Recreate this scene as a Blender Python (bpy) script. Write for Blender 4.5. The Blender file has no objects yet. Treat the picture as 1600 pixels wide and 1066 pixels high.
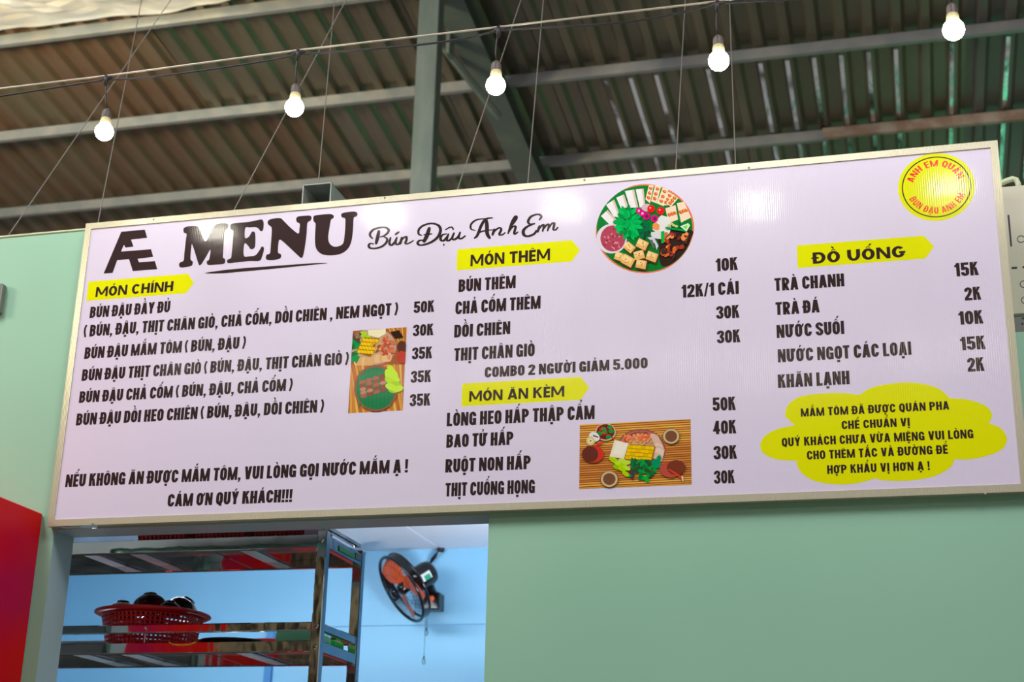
import bpy, math, random, unicodedata
from mathutils import Vector, Matrix, noise

random.seed(7)
SC = bpy.context.scene
COL = SC.collection

# ------------------------------------------------------------------ camera
FPX = 2337.963
R_W2C = Matrix(((0.96670183, 0.25480487, 0.02370755),
                (-0.06263121, 0.32540104, -0.9434996),
                (-0.24812276, 0.91059796, 0.33052452)))
CAM = Vector((2.67382804, -4.19029162, 1.6))
cd = bpy.data.cameras.new('camera')
cd.sensor_width = 36.0
cd.lens = FPX / 1600 * 36
cd.clip_end = 200
cam = bpy.data.objects.new('camera', cd)
COL.objects.link(cam)
C2W = R_W2C.transposed()
rot = Matrix((C2W.col[0], -C2W.col[1], -C2W.col[2])).transposed()
cam.matrix_world = Matrix.Translation(CAM) @ rot.to_4x4()
SC.camera = cam
cd.dof.use_dof = True
cd.dof.focus_distance = 4.55
cd.dof.aperture_fstop = 4.0

# ------------------------------------------------------------------ world, lights, exposure
SC.view_settings.view_transform = 'Standard'
SC.view_settings.look = 'None'
SC.view_settings.exposure = 0.0
SC.view_settings.gamma = 1.0
SC.view_settings.use_curve_mapping = False
w = bpy.data.worlds.new('world')
SC.world = w
w.use_nodes = True
w.node_tree.nodes['Background'].inputs[0].default_value = (0.93, 0.88, 0.86, 1)
w.node_tree.nodes['Background'].inputs[1].default_value = 0.36


def area(name, loc, target, size, power, color, size_y=None):
    l = bpy.data.lights.new(name, 'AREA')
    l.energy = power
    l.color = color
    l.size = size
    if size_y:
        l.shape = 'RECTANGLE'
        l.size_y = size_y
    o = bpy.data.objects.new(name, l)
    o.location = loc
    o.rotation_euler = (Vector(target) - Vector(loc)).to_track_quat('-Z', 'Y').to_euler()
    COL.objects.link(o)
    return o


# added fill lamps out of frame for the general light of the hall
area('hall_fill', (-1.5, -3.0, 7.2), (0.8, 0.0, 3.0), 1.8, 215, (1.0, 0.93, 0.98))
area('hall_fill', (4.5, -3.6, 7.2), (2.4, 0.0, 2.8), 1.8, 195, (1.0, 0.93, 0.98))
area('hall_fill', (-2.6, -1.3, 4.3), (-0.3, 0.0, 3.2), 0.6, 34, (1.0, 0.90, 0.66))  # added warm fill that brightens the left of the wall
# added uplights that brighten the roof, the green one tints its ribs
area('roof_fill', (-2.0, 3.0, 3.9), (-2.0, 5.0, 7.0), 1.6, 19, (1.0, 0.82, 0.56))
area('roof_fill', (5.6, 7.6, 3.2), (4.0, 6.6, 7.0), 1.0, 10, (0.4, 1.0, 0.6))
area('roof_fill', (2.6, 4.6, 3.6), (2.6, 6.0, 7.0), 1.0, 14, (1.0, 0.85, 0.65))
# ceiling lamp of the blue room
area('room_light', (-0.5, 1.6, 3.17), (-0.3, 2.4, 0.0), 1.5, 118, (0.88, 0.95, 1.0))
area('room_light', (1.95, 1.5, 2.0), (0.75, 2.6, 3.2), 0.5, 12, (0.92, 0.95, 1.0)).data.spread = math.radians(75)  # added uplight, hidden by the wall, that brightens the room ceiling


# ------------------------------------------------------------------ helpers
def mat(name, color, rough=0.5, metal=0.0, spec=0.5, emit=None, strength=0.0, coat=0.0):
    m = bpy.data.materials.new(name)
    m.use_nodes = True
    b = m.node_tree.nodes['Principled BSDF']
    b.inputs['Base Color'].default_value = (*color, 1)
    b.inputs['Roughness'].default_value = rough
    b.inputs['Metallic'].default_value = metal
    b.inputs['Specular IOR Level'].default_value = spec
    b.inputs['Coat Weight'].default_value = coat
    if emit:
        b.inputs['Emission Color'].default_value = (*emit, 1)
        b.inputs['Emission Strength'].default_value = strength
    return m


def nodes(m):
    return m.node_tree.nodes, m.node_tree.links, m.node_tree.nodes['Principled BSDF']


def noise_mix(m, c2, scale=5, detail=3, lo=0.4, hi=0.7, vec=(1, 1, 1), rough2=None):
    n, l, b = nodes(m)
    tc = n.new('ShaderNodeTexCoord')
    mp = n.new('ShaderNodeMapping')
    mp.inputs['Scale'].default_value = vec
    nz = n.new('ShaderNodeTexNoise')
    nz.inputs['Scale'].default_value = scale
    nz.inputs['Detail'].default_value = detail
    rp = n.new('ShaderNodeValToRGB')
    rp.color_ramp.elements[0].position = lo
    rp.color_ramp.elements[1].position = hi
    rp.color_ramp.elements[0].color = b.inputs['Base Color'].default_value[:]
    rp.color_ramp.elements[1].color = (*c2, 1)
    l.new(tc.outputs['Object'], mp.inputs[0])
    l.new(mp.outputs[0], nz.inputs['Vector'])
    l.new(nz.outputs[0], rp.inputs[0])
    l.new(rp.outputs[0], b.inputs['Base Color'])
    return m


def noise_bump(m, scale=20, strength=0.2, dist=0.01, vec=(1, 1, 1), detail=2):
    n, l, b = nodes(m)
    tc = n.new('ShaderNodeTexCoord')
    mp = n.new('ShaderNodeMapping')
    mp.inputs['Scale'].default_value = vec
    nz = n.new('ShaderNodeTexNoise')
    nz.inputs['Scale'].default_value = scale
    nz.inputs['Detail'].default_value = detail
    bp = n.new('ShaderNodeBump')
    bp.inputs['Strength'].default_value = strength
    bp.inputs['Distance'].default_value = dist
    l.new(tc.outputs['Object'], mp.inputs[0])
    l.new(mp.outputs[0], nz.inputs['Vector'])
    l.new(nz.outputs[0], bp.inputs['Height'])
    l.new(bp.outputs[0], b.inputs['Normal'])
    return m


def rib_bump(m, period=0.0065, strength=0.25, dist=0.0006, axis='X', soft=True):
    """fine parallel corrugation of the plastic sheet / grooved foil tape"""
    n, l, b = nodes(m)
    tc = n.new('ShaderNodeTexCoord')
    sp = n.new('ShaderNodeSeparateXYZ')
    mu = n.new('ShaderNodeMath'); mu.operation = 'MULTIPLY'
    mu.inputs[1].default_value = 2 * math.pi / period
    sn = n.new('ShaderNodeMath'); sn.operation = 'SINE'
    bp = n.new('ShaderNodeBump')
    bp.inputs['Strength'].default_value = strength
    bp.inputs['Distance'].default_value = dist
    l.new(tc.outputs['Object'], sp.inputs[0])
    l.new(sp.outputs[axis], mu.inputs[0])
    l.new(mu.outputs[0], sn.inputs[0])
    if soft:       # the sheet is also slightly wavy along its ribs
        mp = n.new('ShaderNodeMapping'); mp.inputs['Scale'].default_value = (3, 1, 26)
        nz = n.new('ShaderNodeTexNoise'); nz.inputs['Scale'].default_value = 1.0; nz.inputs['Detail'].default_value = 1.0
        ma = n.new('ShaderNodeMath'); ma.operation = 'MULTIPLY_ADD'; ma.inputs[1].default_value = 6.0
        l.new(tc.outputs['Object'], mp.inputs[0]); l.new(mp.outputs[0], nz.inputs['Vector'])
        l.new(nz.outputs[0], ma.inputs[0]); l.new(sn.outputs[0], ma.inputs[2])
        l.new(ma.outputs[0], bp.inputs['Height'])
    else:
        l.new(sn.outputs[0], bp.inputs['Height'])
    l.new(bp.outputs[0], b.inputs['Normal'])
    return m


def mesh_obj(name, verts, faces, m, parent=None, smooth=False, colors=None, fmats=None):
    me = bpy.data.meshes.new(name)
    me.from_pydata([tuple(v) for v in verts], [], faces)
    if isinstance(m, (list, tuple)):
        for x in m:
            me.materials.append(x)
    else:
        me.materials.append(m)
    if fmats:
        for p, i in zip(me.polygons, fmats):
            p.material_index = i
    if colors:
        at = me.color_attributes.new('Col', 'FLOAT_COLOR', 'CORNER')
        k = 0
        for p, c in zip(me.polygons, colors):
            for _ in p.vertices:
                at.data[k].color = (*c, 1)
                k += 1
    if smooth:
        for p in me.polygons:
            p.use_smooth = True
    me.update()
    o = bpy.data.objects.new(name, me)
    COL.objects.link(o)
    if parent:
        o.parent = parent
        o.matrix_parent_inverse = Matrix.Translation(-Vector(parent.location)) if parent.type == 'EMPTY' else Matrix()
    return o


class MB:
    def __init__(s):
        s.v = []; s.f = []; s.c = []

    def add(s, vs, fs, c=None):
        k = len(s.v)
        s.v += [Vector(v) for v in vs]
        s.f += [tuple(i + k for i in f) for f in fs]
        s.c += [c] * len(fs)
        return s

    def box(s, a, b):
        x0, y0, z0 = a; x1, y1, z1 = b
        return s.add([(x0, y0, z0), (x1, y0, z0), (x1, y1, z0), (x0, y1, z0), (x0, y0, z1), (x1, y0, z1), (x1, y1, z1), (x0, y1, z1)],
                     [(0, 3, 2, 1), (4, 5, 6, 7), (0, 1, 5, 4), (1, 2, 6, 5), (2, 3, 7, 6), (3, 0, 4, 7)])

    def bbox(s, a, b, r=0.002):
        """box with chamfered edges"""
        lo = [min(a[i], b[i]) for i in range(3)]; hi = [max(a[i], b[i]) for i in range(3)]
        r = min([r] + [(hi[i] - lo[i]) * 0.45 for i in range(3)])
        vs = []; idx = {}
        for ix in (0, 1):
            for iy in (0, 1):
                for iz in (0, 1):
                    for ax in range(3):
                        p = [(lo[0], hi[0])[ix], (lo[1], hi[1])[iy], (lo[2], hi[2])[iz]]
                        for k in range(3):
                            if k != ax:
                                p[k] += r if (ix, iy, iz)[k] == 0 else -r
                        idx[(ix, iy, iz, ax)] = len(vs); vs.append(p)
        fs = []
        ring = [(0, 0), (1, 0), (1, 1), (0, 1)]
        def key(ax, side, u, v, a2):
            t = [0, 0, 0]; t[ax] = side; o = [k for k in range(3) if k != ax]; t[o[0]] = u; t[o[1]] = v
            return idx[(*t, a2)]
        for ax in range(3):
            for side in (0, 1):
                fs.append(tuple(key(ax, side, u, v, ax) for u, v in ring))
        for ax in range(3):                       # edges along ax
            o = [k for k in range(3) if k != ax]
            for u, v in ring:
                def q(t, a2):
                    tt = [0, 0, 0]; tt[ax] = t; tt[o[0]] = u; tt[o[1]] = v
                    return idx[(*tt, a2)]
                fs.append((q(0, o[0]), q(1, o[0]), q(1, o[1]), q(0, o[1])))
        for ix in (0, 1):
            for iy in (0, 1):
                for iz in (0, 1):
                    fs.append(tuple(idx[(ix, iy, iz, a2)] for a2 in range(3)))
        # fix winding
        c = Vector([(lo[i] + hi[i]) / 2 for i in range(3)])
        out = []
        for f in fs:
            p = [Vector(vs[i]) for i in f]
            nrm = (p[1] - p[0]).cross(p[2] - p[0])
            m = sum(p, Vector()) / len(p) - c
            out.append(f if nrm.dot(m) > 0 else tuple(reversed(f)))
        return s.add(vs, out)

    def tube(s, pts, r, n=8, cap=True):
        pts = [Vector(p) for p in pts]
        rs = r if isinstance(r, (list, tuple)) else [r] * len(pts)
        rings = []
        up = None
        for i, p in enumerate(pts):
            d = (pts[min(i + 1, len(pts) - 1)] - pts[max(i - 1, 0)]).normalized()
            if up is None:
                up = Vector((0, 0, 1)) if abs(d.z) < 0.9 else Vector((1, 0, 0))
            a = d.cross(up).normalized(); b = a.cross(d).normalized(); up = b
            rings.append([p + (a * math.cos(2 * math.pi * k / n) + b * math.sin(2 * math.pi * k / n)) * rs[i] for k in range(n)])
        vs = [v for rg in rings for v in rg]
        fs = []
        for i in range(len(rings) - 1):
            for k in range(n):
                fs.append((i * n + k, i * n + (k + 1) % n, (i + 1) * n + (k + 1) % n, (i + 1) * n + k))
        if cap:
            fs.append(tuple(reversed(range(n)))); fs.append(tuple((len(rings) - 1) * n + k for k in range(n)))
        return s.add(vs, fs)

    def lathe(s, prof, M=Matrix(), n=24):
        """prof: list of (r, z) about z axis, transformed by M"""
        vs = []; fs = []
        for r, z in prof:
            for k in range(n):
                a = 2 * math.pi * k / n
                vs.append(M @ Vector((r * math.cos(a), r * math.sin(a), z)))
        for i in range(len(prof) - 1):
            for k in range(n):
                fs.append((i * n + k, i * n + (k + 1) % n, (i + 1) * n + (k + 1) % n, (i + 1) * n + k))
        return s.add(vs, fs)

    def ring(s, M, R, r, n=48, m=8):
        vs = []; fs = []
        for i in range(n):
            a = 2 * math.pi * i / n
            for j in range(m):
                b = 2 * math.pi * j / m
                rr = R + r * math.cos(b)
                vs.append(M @ Vector((rr * math.cos(a), rr * math.sin(a), r * math.sin(b))))
        for i in range(n):
            for j in range(m):
                fs.append((i * m + j, ((i + 1) % n) * m + j, ((i + 1) % n) * m + (j + 1) % m, i * m + (j + 1) % m))
        return s.add(vs, fs)

    def obj(s, name, m, parent=None, smooth=False):
        cols = s.c if any(c is not None for c in s.c) else None
        return mesh_obj(name, s.v, s.f, m, parent, smooth, cols)


def thing(name, label, cat, loc=(0, 0, 0), group=None):
    o = bpy.data.objects.new(name, None)
    o.empty_display_size = 0.05
    o.location = loc
    COL.objects.link(o)
    return tag(o, label, cat, group)


def tag(o, label, cat, group=None):
    o['label'] = label; o['category'] = cat
    if group:
        o['group'] = group
    return o


def struct(o):
    o['kind'] = 'structure'
    return o


def dup(root, off):
    r = root.copy(); COL.objects.link(r); r.location = root.location + Vector(off)
    for ch in root.children:
        c = ch.copy(); COL.objects.link(c); c.parent = r; c.matrix_parent_inverse = ch.matrix_parent_inverse.copy()
        for g in ch.children:
            d = g.copy(); COL.objects.link(d); d.parent = c
    return r


def at(px, py, Y):
    """point of the vertical plane y=Y seen in direction (px, py) of the survey photograph"""
    d = C2W @ Vector(((px - 800) / FPX, (py - 533) / FPX, 1))
    return CAM + d * ((Y - CAM.y) / d.y)


def at_x(px, py, X):
    d = C2W @ Vector(((px - 800) / FPX, (py - 533) / FPX, 1))
    return CAM + d * ((X - CAM.x) / d.x)


# ------------------------------------------------------------------ materials
M_mint = noise_mix(mat('mint_paint', (0.31, 0.60, 0.43), 0.45), (0.285, 0.565, 0.405), 1.2, 2)
noise_bump(M_mint, 60, 0.05, 0.002)
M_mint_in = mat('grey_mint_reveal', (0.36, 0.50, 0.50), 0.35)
M_blue = noise_mix(mat('sky_blue_paint', (0.255, 0.585, 0.86), 0.5), (0.235, 0.555, 0.84), 1.5, 2)
M_whitec = mat('white_ceiling_panel', (0.80, 0.85, 0.95), 0.6)
M_floor = noise_mix(mat('concrete', (0.30, 0.28, 0.26), 0.7), (0.2, 0.19, 0.18), 3, 4)
M_panel = rib_bump(mat('white_corrugated_plastic', (0.72, 0.68, 0.83), 0.17, 0, 0.45), 0.0065, 0.14, 0.0004)
M_dark = rib_bump(mat('dark_brown_print', (0.036, 0.020, 0.020), 0.17, 0, 0.45), 0.0065, 0.14, 0.0004)
M_yel = rib_bump(mat('acid_yellow_print', (0.77, 0.82, 0.0), 0.17, 0, 0.45), 0.0065, 0.14, 0.0004)
M_red_p = rib_bump(mat('red_print', (0.8, 0.03, 0.02), 0.2), 0.0065, 0.14, 0.0004)
M_frame = rib_bump(mat('grooved_silver_tape', (0.60, 0.585, 0.43), 0.34, 0.45), 0.0042, 0.5, 0.0006, soft=False)
M_frame_v = rib_bump(mat('grooved_silver_tape_upright', (0.60, 0.585, 0.43), 0.34, 0.45), 0.005, 0.5, 0.0006, soft=False)
M_steel = mat('polished_stainless', (0.72, 0.71, 0.70), 0.07, 1.0)
noise_bump(M_steel, 11, 0.35, 0.01, (1, 1, 0.5))
M_steel_d = mat('stainless_underside', (0.33, 0.33, 0.35), 0.12, 1.0)  # steel darkened in colour for the dark reflections under the decks
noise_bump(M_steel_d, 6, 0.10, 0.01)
M_galv = noise_mix(mat('galvanised_steel', (0.30, 0.34, 0.32), 0.45, 0.5), (0.42, 0.45, 0.42), 12, 4, vec=(1, 1, 0.3))
M_purlin = noise_mix(mat('purlin_galvanised', (0.16, 0.17, 0.165), 0.45, 0.3), (0.24, 0.225, 0.20), 6, 4, 0.35, 0.75)
M_rust = noise_mix(mat('rusty_purlin', (0.22, 0.14, 0.09), 0.7, 0.1), (0.32, 0.26, 0.20), 7, 4, 0.4, 0.6)
M_rafter = noise_mix(mat('green_grey_rafter', (0.09, 0.115, 0.095), 0.45, 0.4), (0.12, 0.14, 0.11), 5, 3)
M_roof = noise_mix(mat('old_zinc_sheet', (0.125, 0.105, 0.072), 0.36, 0.62), (0.175, 0.15, 0.10), 1.3, 5, 0.35, 0.7)
M_roof2 = noise_mix(mat('rust_stained_zinc_sheet', (0.125, 0.068, 0.038), 0.5, 0.3), (0.12, 0.098, 0.06), 1.6, 6, 0.35, 0.7)
M_roof3 = noise_mix(mat('grey_zinc_sheet', (0.14, 0.128, 0.108), 0.5, 0.5), (0.10, 0.095, 0.085), 1.3, 5, 0.35, 0.7)
M_bulb = mat('lit_bulb', (1, 1, 1), 0.4, emit=(1.0, 0.95, 0.80), strength=76)
M_collar = mat('cream_bulb_collar', (0.55, 0.50, 0.26), 0.5)
M_black = mat('black_rubber', (0.015, 0.013, 0.014), 0.5)
M_socket = mat('grey_brown_socket', (0.09, 0.075, 0.065), 0.5)
M_wire = mat('pale_steel_cable', (0.52, 0.48, 0.38), 0.4, 0.3)
M_hang = mat('thin_dull_wire', (0.21, 0.20, 0.17), 0.5, 0.2)
M_redcab = noise_mix(mat('glossy_red', (0.62, 0.0, 0.002), 0.4, 0, 0.15), (0.48, 0.0, 0.05), 2.2, 1, 0.45, 0.62, (0.5, 0.5, 1.6))
M_redpl = mat('red_plastic', (0.55, 0.008, 0.015), 0.28)
M_blkpl = mat('black_glossy_plastic', (0.008, 0.008, 0.010), 0.15)
M_fanred = mat('orange_red_blade', (0.90, 0.13, 0.03), 0.35)
M_teal = mat('teal_sticker', (0.02, 0.36, 0.22), 0.4)
M_palegreen = mat('pale_green_card', (0.22, 0.72, 0.42), 0.5)
M_green = mat('bright_green_card', (0.02, 0.55, 0.06), 0.4)
M_bracerefl = mat('brace_blue_reflection', (0.78, 0.92, 1.0), 0.4)  # pale blue colour stands in for the blue wall mirrored in the braces
M_cup = mat('dark_cupboard', (0.03, 0.025, 0.022), 0.4)
M_dkred = mat('dark_red_door', (0.16, 0.008, 0.008), 0.5)
M_hall = noise_mix(mat('brown_hall_wall', (0.03, 0.02, 0.015), 0.7), (0.80, 0.66, 0.40), 1.1, 4, 0.42, 0.62)  # dark and golden patches added to vary the reflections in the steel
M_far = noise_mix(mat('green_glint_wall', (0.01, 0.03, 0.02), 0.6), (0.12, 0.85, 0.42), 1.6, 3, 0.48, 0.58)
M_rib = noise_bump(noise_mix(mat('zinc_rib_glint', (0.10, 0.09, 0.07), 0.15, 0.9), (0.66, 0.70, 0.74), 2.4, 3, 0.36, 0.50, (1.6, 1, 1)), 3.5, 0.5, 0.02, (3, 1, 1), 3)  # bright and dull patches in the colour imitate broken glints
M_cordteal = mat('dark_teal_cord', (0.01, 0.07, 0.09), 0.4)
M_white = mat('white_sticker', (0.8, 0.82, 0.8), 0.4)
M_beige = mat('beige_enamel', (0.62, 0.61, 0.46), 0.4)
M_pipe = mat('cream_pipe', (0.58, 0.66, 0.44), 0.4)
M_greyb = noise_mix(mat('grey_metal_base', (0.16, 0.18, 0.16), 0.45, 0.3), (0.2, 0.21, 0.19), 8, 3)
M_foil = mat('silver_foil', (0.90, 0.87, 0.80), 0.32, 0.55)
M_bluetrim = mat('blue_trim', (0.06, 0.27, 0.62), 0.5)
M_orangerefl = mat('orange_reflection', (0.9, 0.42, 0.02), 0.4)  # orange reflection on the rack rail, put into a coloured loop
M_print = mat('printed_photo', (0.5, 0.5, 0.5), 0.14, 0, 0.4)
n_, l_, b_ = nodes(M_print)
va = n_.new('ShaderNodeVertexColor'); va.layer_name = 'Col'
l_.new(va.outputs[0], b_.inputs['Base Color'])
rib_bump(M_print, 0.0065, 0.14, 0.0004)

# ------------------------------------------------------------------ structure: stall wall with opening
ZB, ZT = 2.5908, 3.6517          # board bottom and top
WF, WBK = 0.030, 0.150           # wall front and back faces
OX0, OX1, OZ = 0.010, 1.466, 2.5855   # opening
ZWT = 3.640
mb = MB()
# outline of the wall as strips around the opening, wall top lower to the right of the board
def wallbox(x0, x1, z0, z1):
    mb.box((x0, WF, z0), (x1, WBK, z1))
cells_x = [-3.2, OX0, OX1, 3.0, 6.0]
vs = []; fs = []
prof = [(-3.2, 0), (OX0, 0), (OX0, OZ), (OX1, OZ), (OX1, 0), (6.0, 0), (6.0, 3.06), (2.985, 3.06), (2.985, ZWT), (-3.2, ZWT + 0.005)]
nP = len(prof)
vs = [(x, WF, z) for x, z in prof] + [(x, WBK, z) for x, z in prof]
# split the front and back faces into convex parts
front = [(0, 1, 2, 9), (2, 3, 8, 9), (3, 4, 5, 7), (5, 6, 7), (3, 7, 8)]
fs = [f for f in front] + [tuple(i + nP for i in reversed(f)) for f in front]
fm = [0] * len(fs)
for i in range(nP):
    j = (i + 1) % nP
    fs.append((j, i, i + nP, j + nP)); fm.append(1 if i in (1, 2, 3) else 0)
wall = struct(mesh_obj('wall_front', vs, fs, [M_mint, M_mint_in], fmats=fm))
# the thin bright capping strip along the wall top
cp = MB(); cp.bbox((-3.2, WF - 0.004, ZWT), (0.02, WBK + 0.004, ZWT + 0.008), 0.002)
cp.obj('capping_strip', M_pipe, wall)

fl = MB(); fl.box((-12, -9, -0.1), (14, 11, 0)); struct(fl.obj('floor', M_floor))
RX0, RX1, RY, RZ = -2.4, 2.4, 3.5, 3.215
# green wall added out of sight to be mirrored in the roof ribs
b = MB(); b.box((1.2, 13.5, 0), (13, 13.6, 6.0)); struct(b.obj('wall_glint', M_far))
area('glint_light', (6, 11.0, 1.0), (6, 13.5, 3.0), 2.5, 330, (0.8, 1.0, 0.9))  # lamp added to light the green wall for the rib glints
b = MB(); b.box((-9, -9.2, 0), (9, -9, 7.9)); struct(b.obj('wall_rear', M_hall))  # end wall of the hall behind the viewer
b = MB(); b.box((RX0, RY, 2.806), (RX1, RY + 0.1, RZ + 0.1)); wb = struct(b.obj('wall_back', M_blue))
b = MB(); b.box((RX0, RY + 0.012, 0), (RX1, RY + 0.1, 2.806)); b.obj('lower_wall_panel', M_blue, wb)
b = MB(); b.box((RX0 - 0.1, WBK, 0), (RX0, RY + 0.1, RZ + 0.1)); struct(b.obj('wall_left', M_blue))
b = MB(); b.box((RX1, WBK, 0), (RX1 + 0.1, RY + 0.1, RZ + 0.1)); struct(b.obj('wall_right', M_blue))
# back of the stall front, coloured dark grey for the reflection in the rack
b = MB(); b.box((OX1 + 0.02, WBK, 0), (RX1, WBK + 0.02, RZ)); b.box((RX0, WBK, 0), (OX0 - 0.02, WBK + 0.02, RZ)); b.box((OX0 - 0.02, WBK, OZ + 0.02), (OX1 + 0.02, WBK + 0.02, RZ))
struct(b.obj('trim_1', M_greyb))
ce = struct(MB().box((RX0, WBK, RZ + 0.012), (RX1, RY, RZ + 0.1)).obj('ceiling', M_bluetrim))
xs = [RX0, -1.61, -0.70, 0.205, 1.115, 2.02, RX1]
for a, c in zip(xs[:-1], xs[1:]):
    MB().bbox((a + 0.003, WBK, RZ), (c - 0.003, RY, RZ + 0.012), 0.002).obj('ceiling_panel', M_whitec, ce)
# vertical blue strip low on the back wall
p = at(423, 1000, RY)
MB().bbox((p.x - 0.022, RY - 0.012, 0), (p.x + 0.022, RY + 0.012, 2.803), 0.003).obj('wall_strip', M_bluetrim, wb)

# ------------------------------------------------------------------ roof
RH = CAM.z + 6.74
RS = -0.125
def roof_z(y):
    return RH + RS * (y - CAM.y)
roof = struct(MB().box((-9.2, 2.6, roof_z(2.6) + 0.055), (9.0, 2.66, roof_z(2.6) + 0.08)).obj('roof', M_purlin))
PITCH = 0.19
def rib_profile(x0, nr):
    """underside profile of one corrugated sheet: flat pans at z=0 with trapezoid valleys hanging down"""
    pr = []
    for i in range(nr):
        x = x0 + i * PITCH
        pr += [(x, 0.0), (x + 0.084, 0.0), (x + 0.098, -0.014), (x + 0.106, -0.036), (x + 0.136, -0.037), (x + 0.162, -0.036), (x + 0.178, -0.014)]
    return pr
def sheet(x0, nr, y0, y1, m, dz, jit):
    pr = rib_profile(x0, nr) + [(x0 + nr * PITCH, 0.0), (x0 + nr * PITCH + 0.03, 0.0)]
    ny = 14
    vs = []; fs = []
    for j in range(ny + 1):
        y = y0 + (y1 - y0) * j / ny
        for k, (x, z) in enumerate(pr):
            q = noise.noise(Vector((x * 3.1, y * 2.3, jit))) * 0.006
            vs.append((x + q * 0.6, y, roof_z(y) + z * (1 + 6 * q) + dz + q))
    n = len(pr)
    for j in range(ny):
        for k in range(n - 1):
            fs.append((j * n + k, (j + 1) * n + k, (j + 1) * n + k + 1, j * n + k + 1))
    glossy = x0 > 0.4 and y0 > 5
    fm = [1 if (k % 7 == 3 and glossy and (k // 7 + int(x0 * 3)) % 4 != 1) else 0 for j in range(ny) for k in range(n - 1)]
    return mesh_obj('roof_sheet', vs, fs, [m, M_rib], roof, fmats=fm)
k = 0
x = -9.1
while x < 8.8:
    for (y0, y1, dz) in ((-9.0, 2.85, -0.006), (2.7, 5.45, 0.0), (5.3, 9.8, 0.006)):
        m = M_roof
        if x < -3.3 or (-3.3 <= x < -2.4 and y0 > 5): m = M_roof2
        if x < -5.0 and k % 4 == 1: m = M_roof3
        if x > 2.2: m = M_roof3 if k % 3 else M_roof
        sheet(x, 5, y0, y1, m, dz + (0.004 if k % 2 else 0), k * 1.7)
    k += 1
    x += 5 * PITCH

def purlin(y, x0, x1, m=M_purlin):
    z = roof_z(y) - 0.034
    mb = MB()
    mb.bbox((x0, y, z - 0.082), (x1, y + 0.004, z), 0.001)            # web facing the camera
    mb.bbox((x0, y, z - 0.085), (x1, y + 0.045, z - 0.081), 0.001)    # lower flange
    mb.bbox((x0, y, z - 0.004), (x1, y + 0.045, z), 0.001)
    mb.bbox((x0, y + 0.041, z - 0.085), (x1, y + 0.045, z - 0.069), 0.001)
    return mb.obj('purlin', m, roof)
for y, xs in ((4.13, (-9, 9)), (5.26, (-9, 9)), (7.56, (-9, 9)), (8.66, (-9, 9)), (3.1, (-9, 9))):
    purlin(y, *xs)
p = at(1295, 208, 6.5)
purlin(6.35, -9, p.x)
purlin(6.33, p.x - 0.04, 9, M_rust)['label'] = 'rust-brown length of purlin'
# rafter below the purlins
mb = MB()
def slopebox(x0, x1, y0, y1, d0, d1):
    mb.add([(x0, y0, roof_z(y0) - d1), (x1, y0, roof_z(y0) - d1), (x1, y1, roof_z(y1) - d1), (x0, y1, roof_z(y1) - d1),
            (x0, y0, roof_z(y0) - d0), (x1, y0, roof_z(y0) - d0), (x1, y1, roof_z(y1) - d0), (x0, y1, roof_z(y1) - d0)],
           [(0, 3, 2, 1), (4, 5, 6, 7), (0, 1, 5, 4), (1, 2, 6, 5), (2, 3, 7, 6), (3, 0, 4, 7)])
slopebox(-0.18, 0.02, 3.9, 9.6, 0.115, 0.122)
slopebox(-0.085, -0.075, 3.9, 9.6, 0.115, 0.245)
slopebox(-0.18, 0.02, 3.9, 9.6, 0.238, 0.248)
mb.obj('rafter', M_rafter, roof)
for (px, py) in ((812, 245),):
    q = at(px, py, 6.3)
    MB().bbox((q.x - 0.02, 6.3, q.z - 0.1), (q.x + 0.02, 6.34, q.z + 0.07), 0.002).obj('cleat', M_galv, roof)

# crumpled silver foil under the first roof bay
fn = thing('insulation_foil', 'crumpled silver foil sheet bulging below the roof at its upper left', 'foil', (-3.0, 3.4, 7.1))
vs = []; fs = []
NX, NY = 90, 34
for j in range(NY + 1):
    for i in range(NX + 1):
        u = i / NX; v = j / NY
        x = -7.5 + 6.7 * u
        yend = 4.06 - 0.35 * max(0, (x + 1.9) / 1.2) ** 1.5 + 0.05 * noise.noise(Vector((x * 2.5, 0, 3)))
        y = 2.2 + (yend - 2.2) * v
        bulge = 0.16 * math.sin(math.pi * min(1, v * 1.02)) + 0.03
        P = Vector((x * 1.3, y * 2.6, 0))
        rid = abs(noise.noise(P * 1.2 + Vector((5, 1, 0)))) * 0.16 + abs(noise.noise(P * 2.9)) * 0.06
        z = roof_z(y) - 0.02 - bulge - rid * (0.25 + math.sin(math.pi * min(1, v)))
        vs.append((x, y, z))
for j in range(NY):
    for i in range(NX):
        a = j * (NX + 1) + i
        fs.append((a, a + NX + 1, a + NX + 2, a + 1))
mesh_obj('foil', vs, fs, M_foil, fn)
area('foil_fill', (-3.2, 1.3, 5.9), (-3.0, 3.5, 7.1), 0.6, 230, (1.0, 0.82, 0.45))  # lamps added to brighten the foil, one warm and one bluish
area('foil_fill', (-4.6, 0.3, 6.2), (-3.4, 3.2, 7.1), 0.8, 230, (0.70, 0.88, 1.0))

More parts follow.
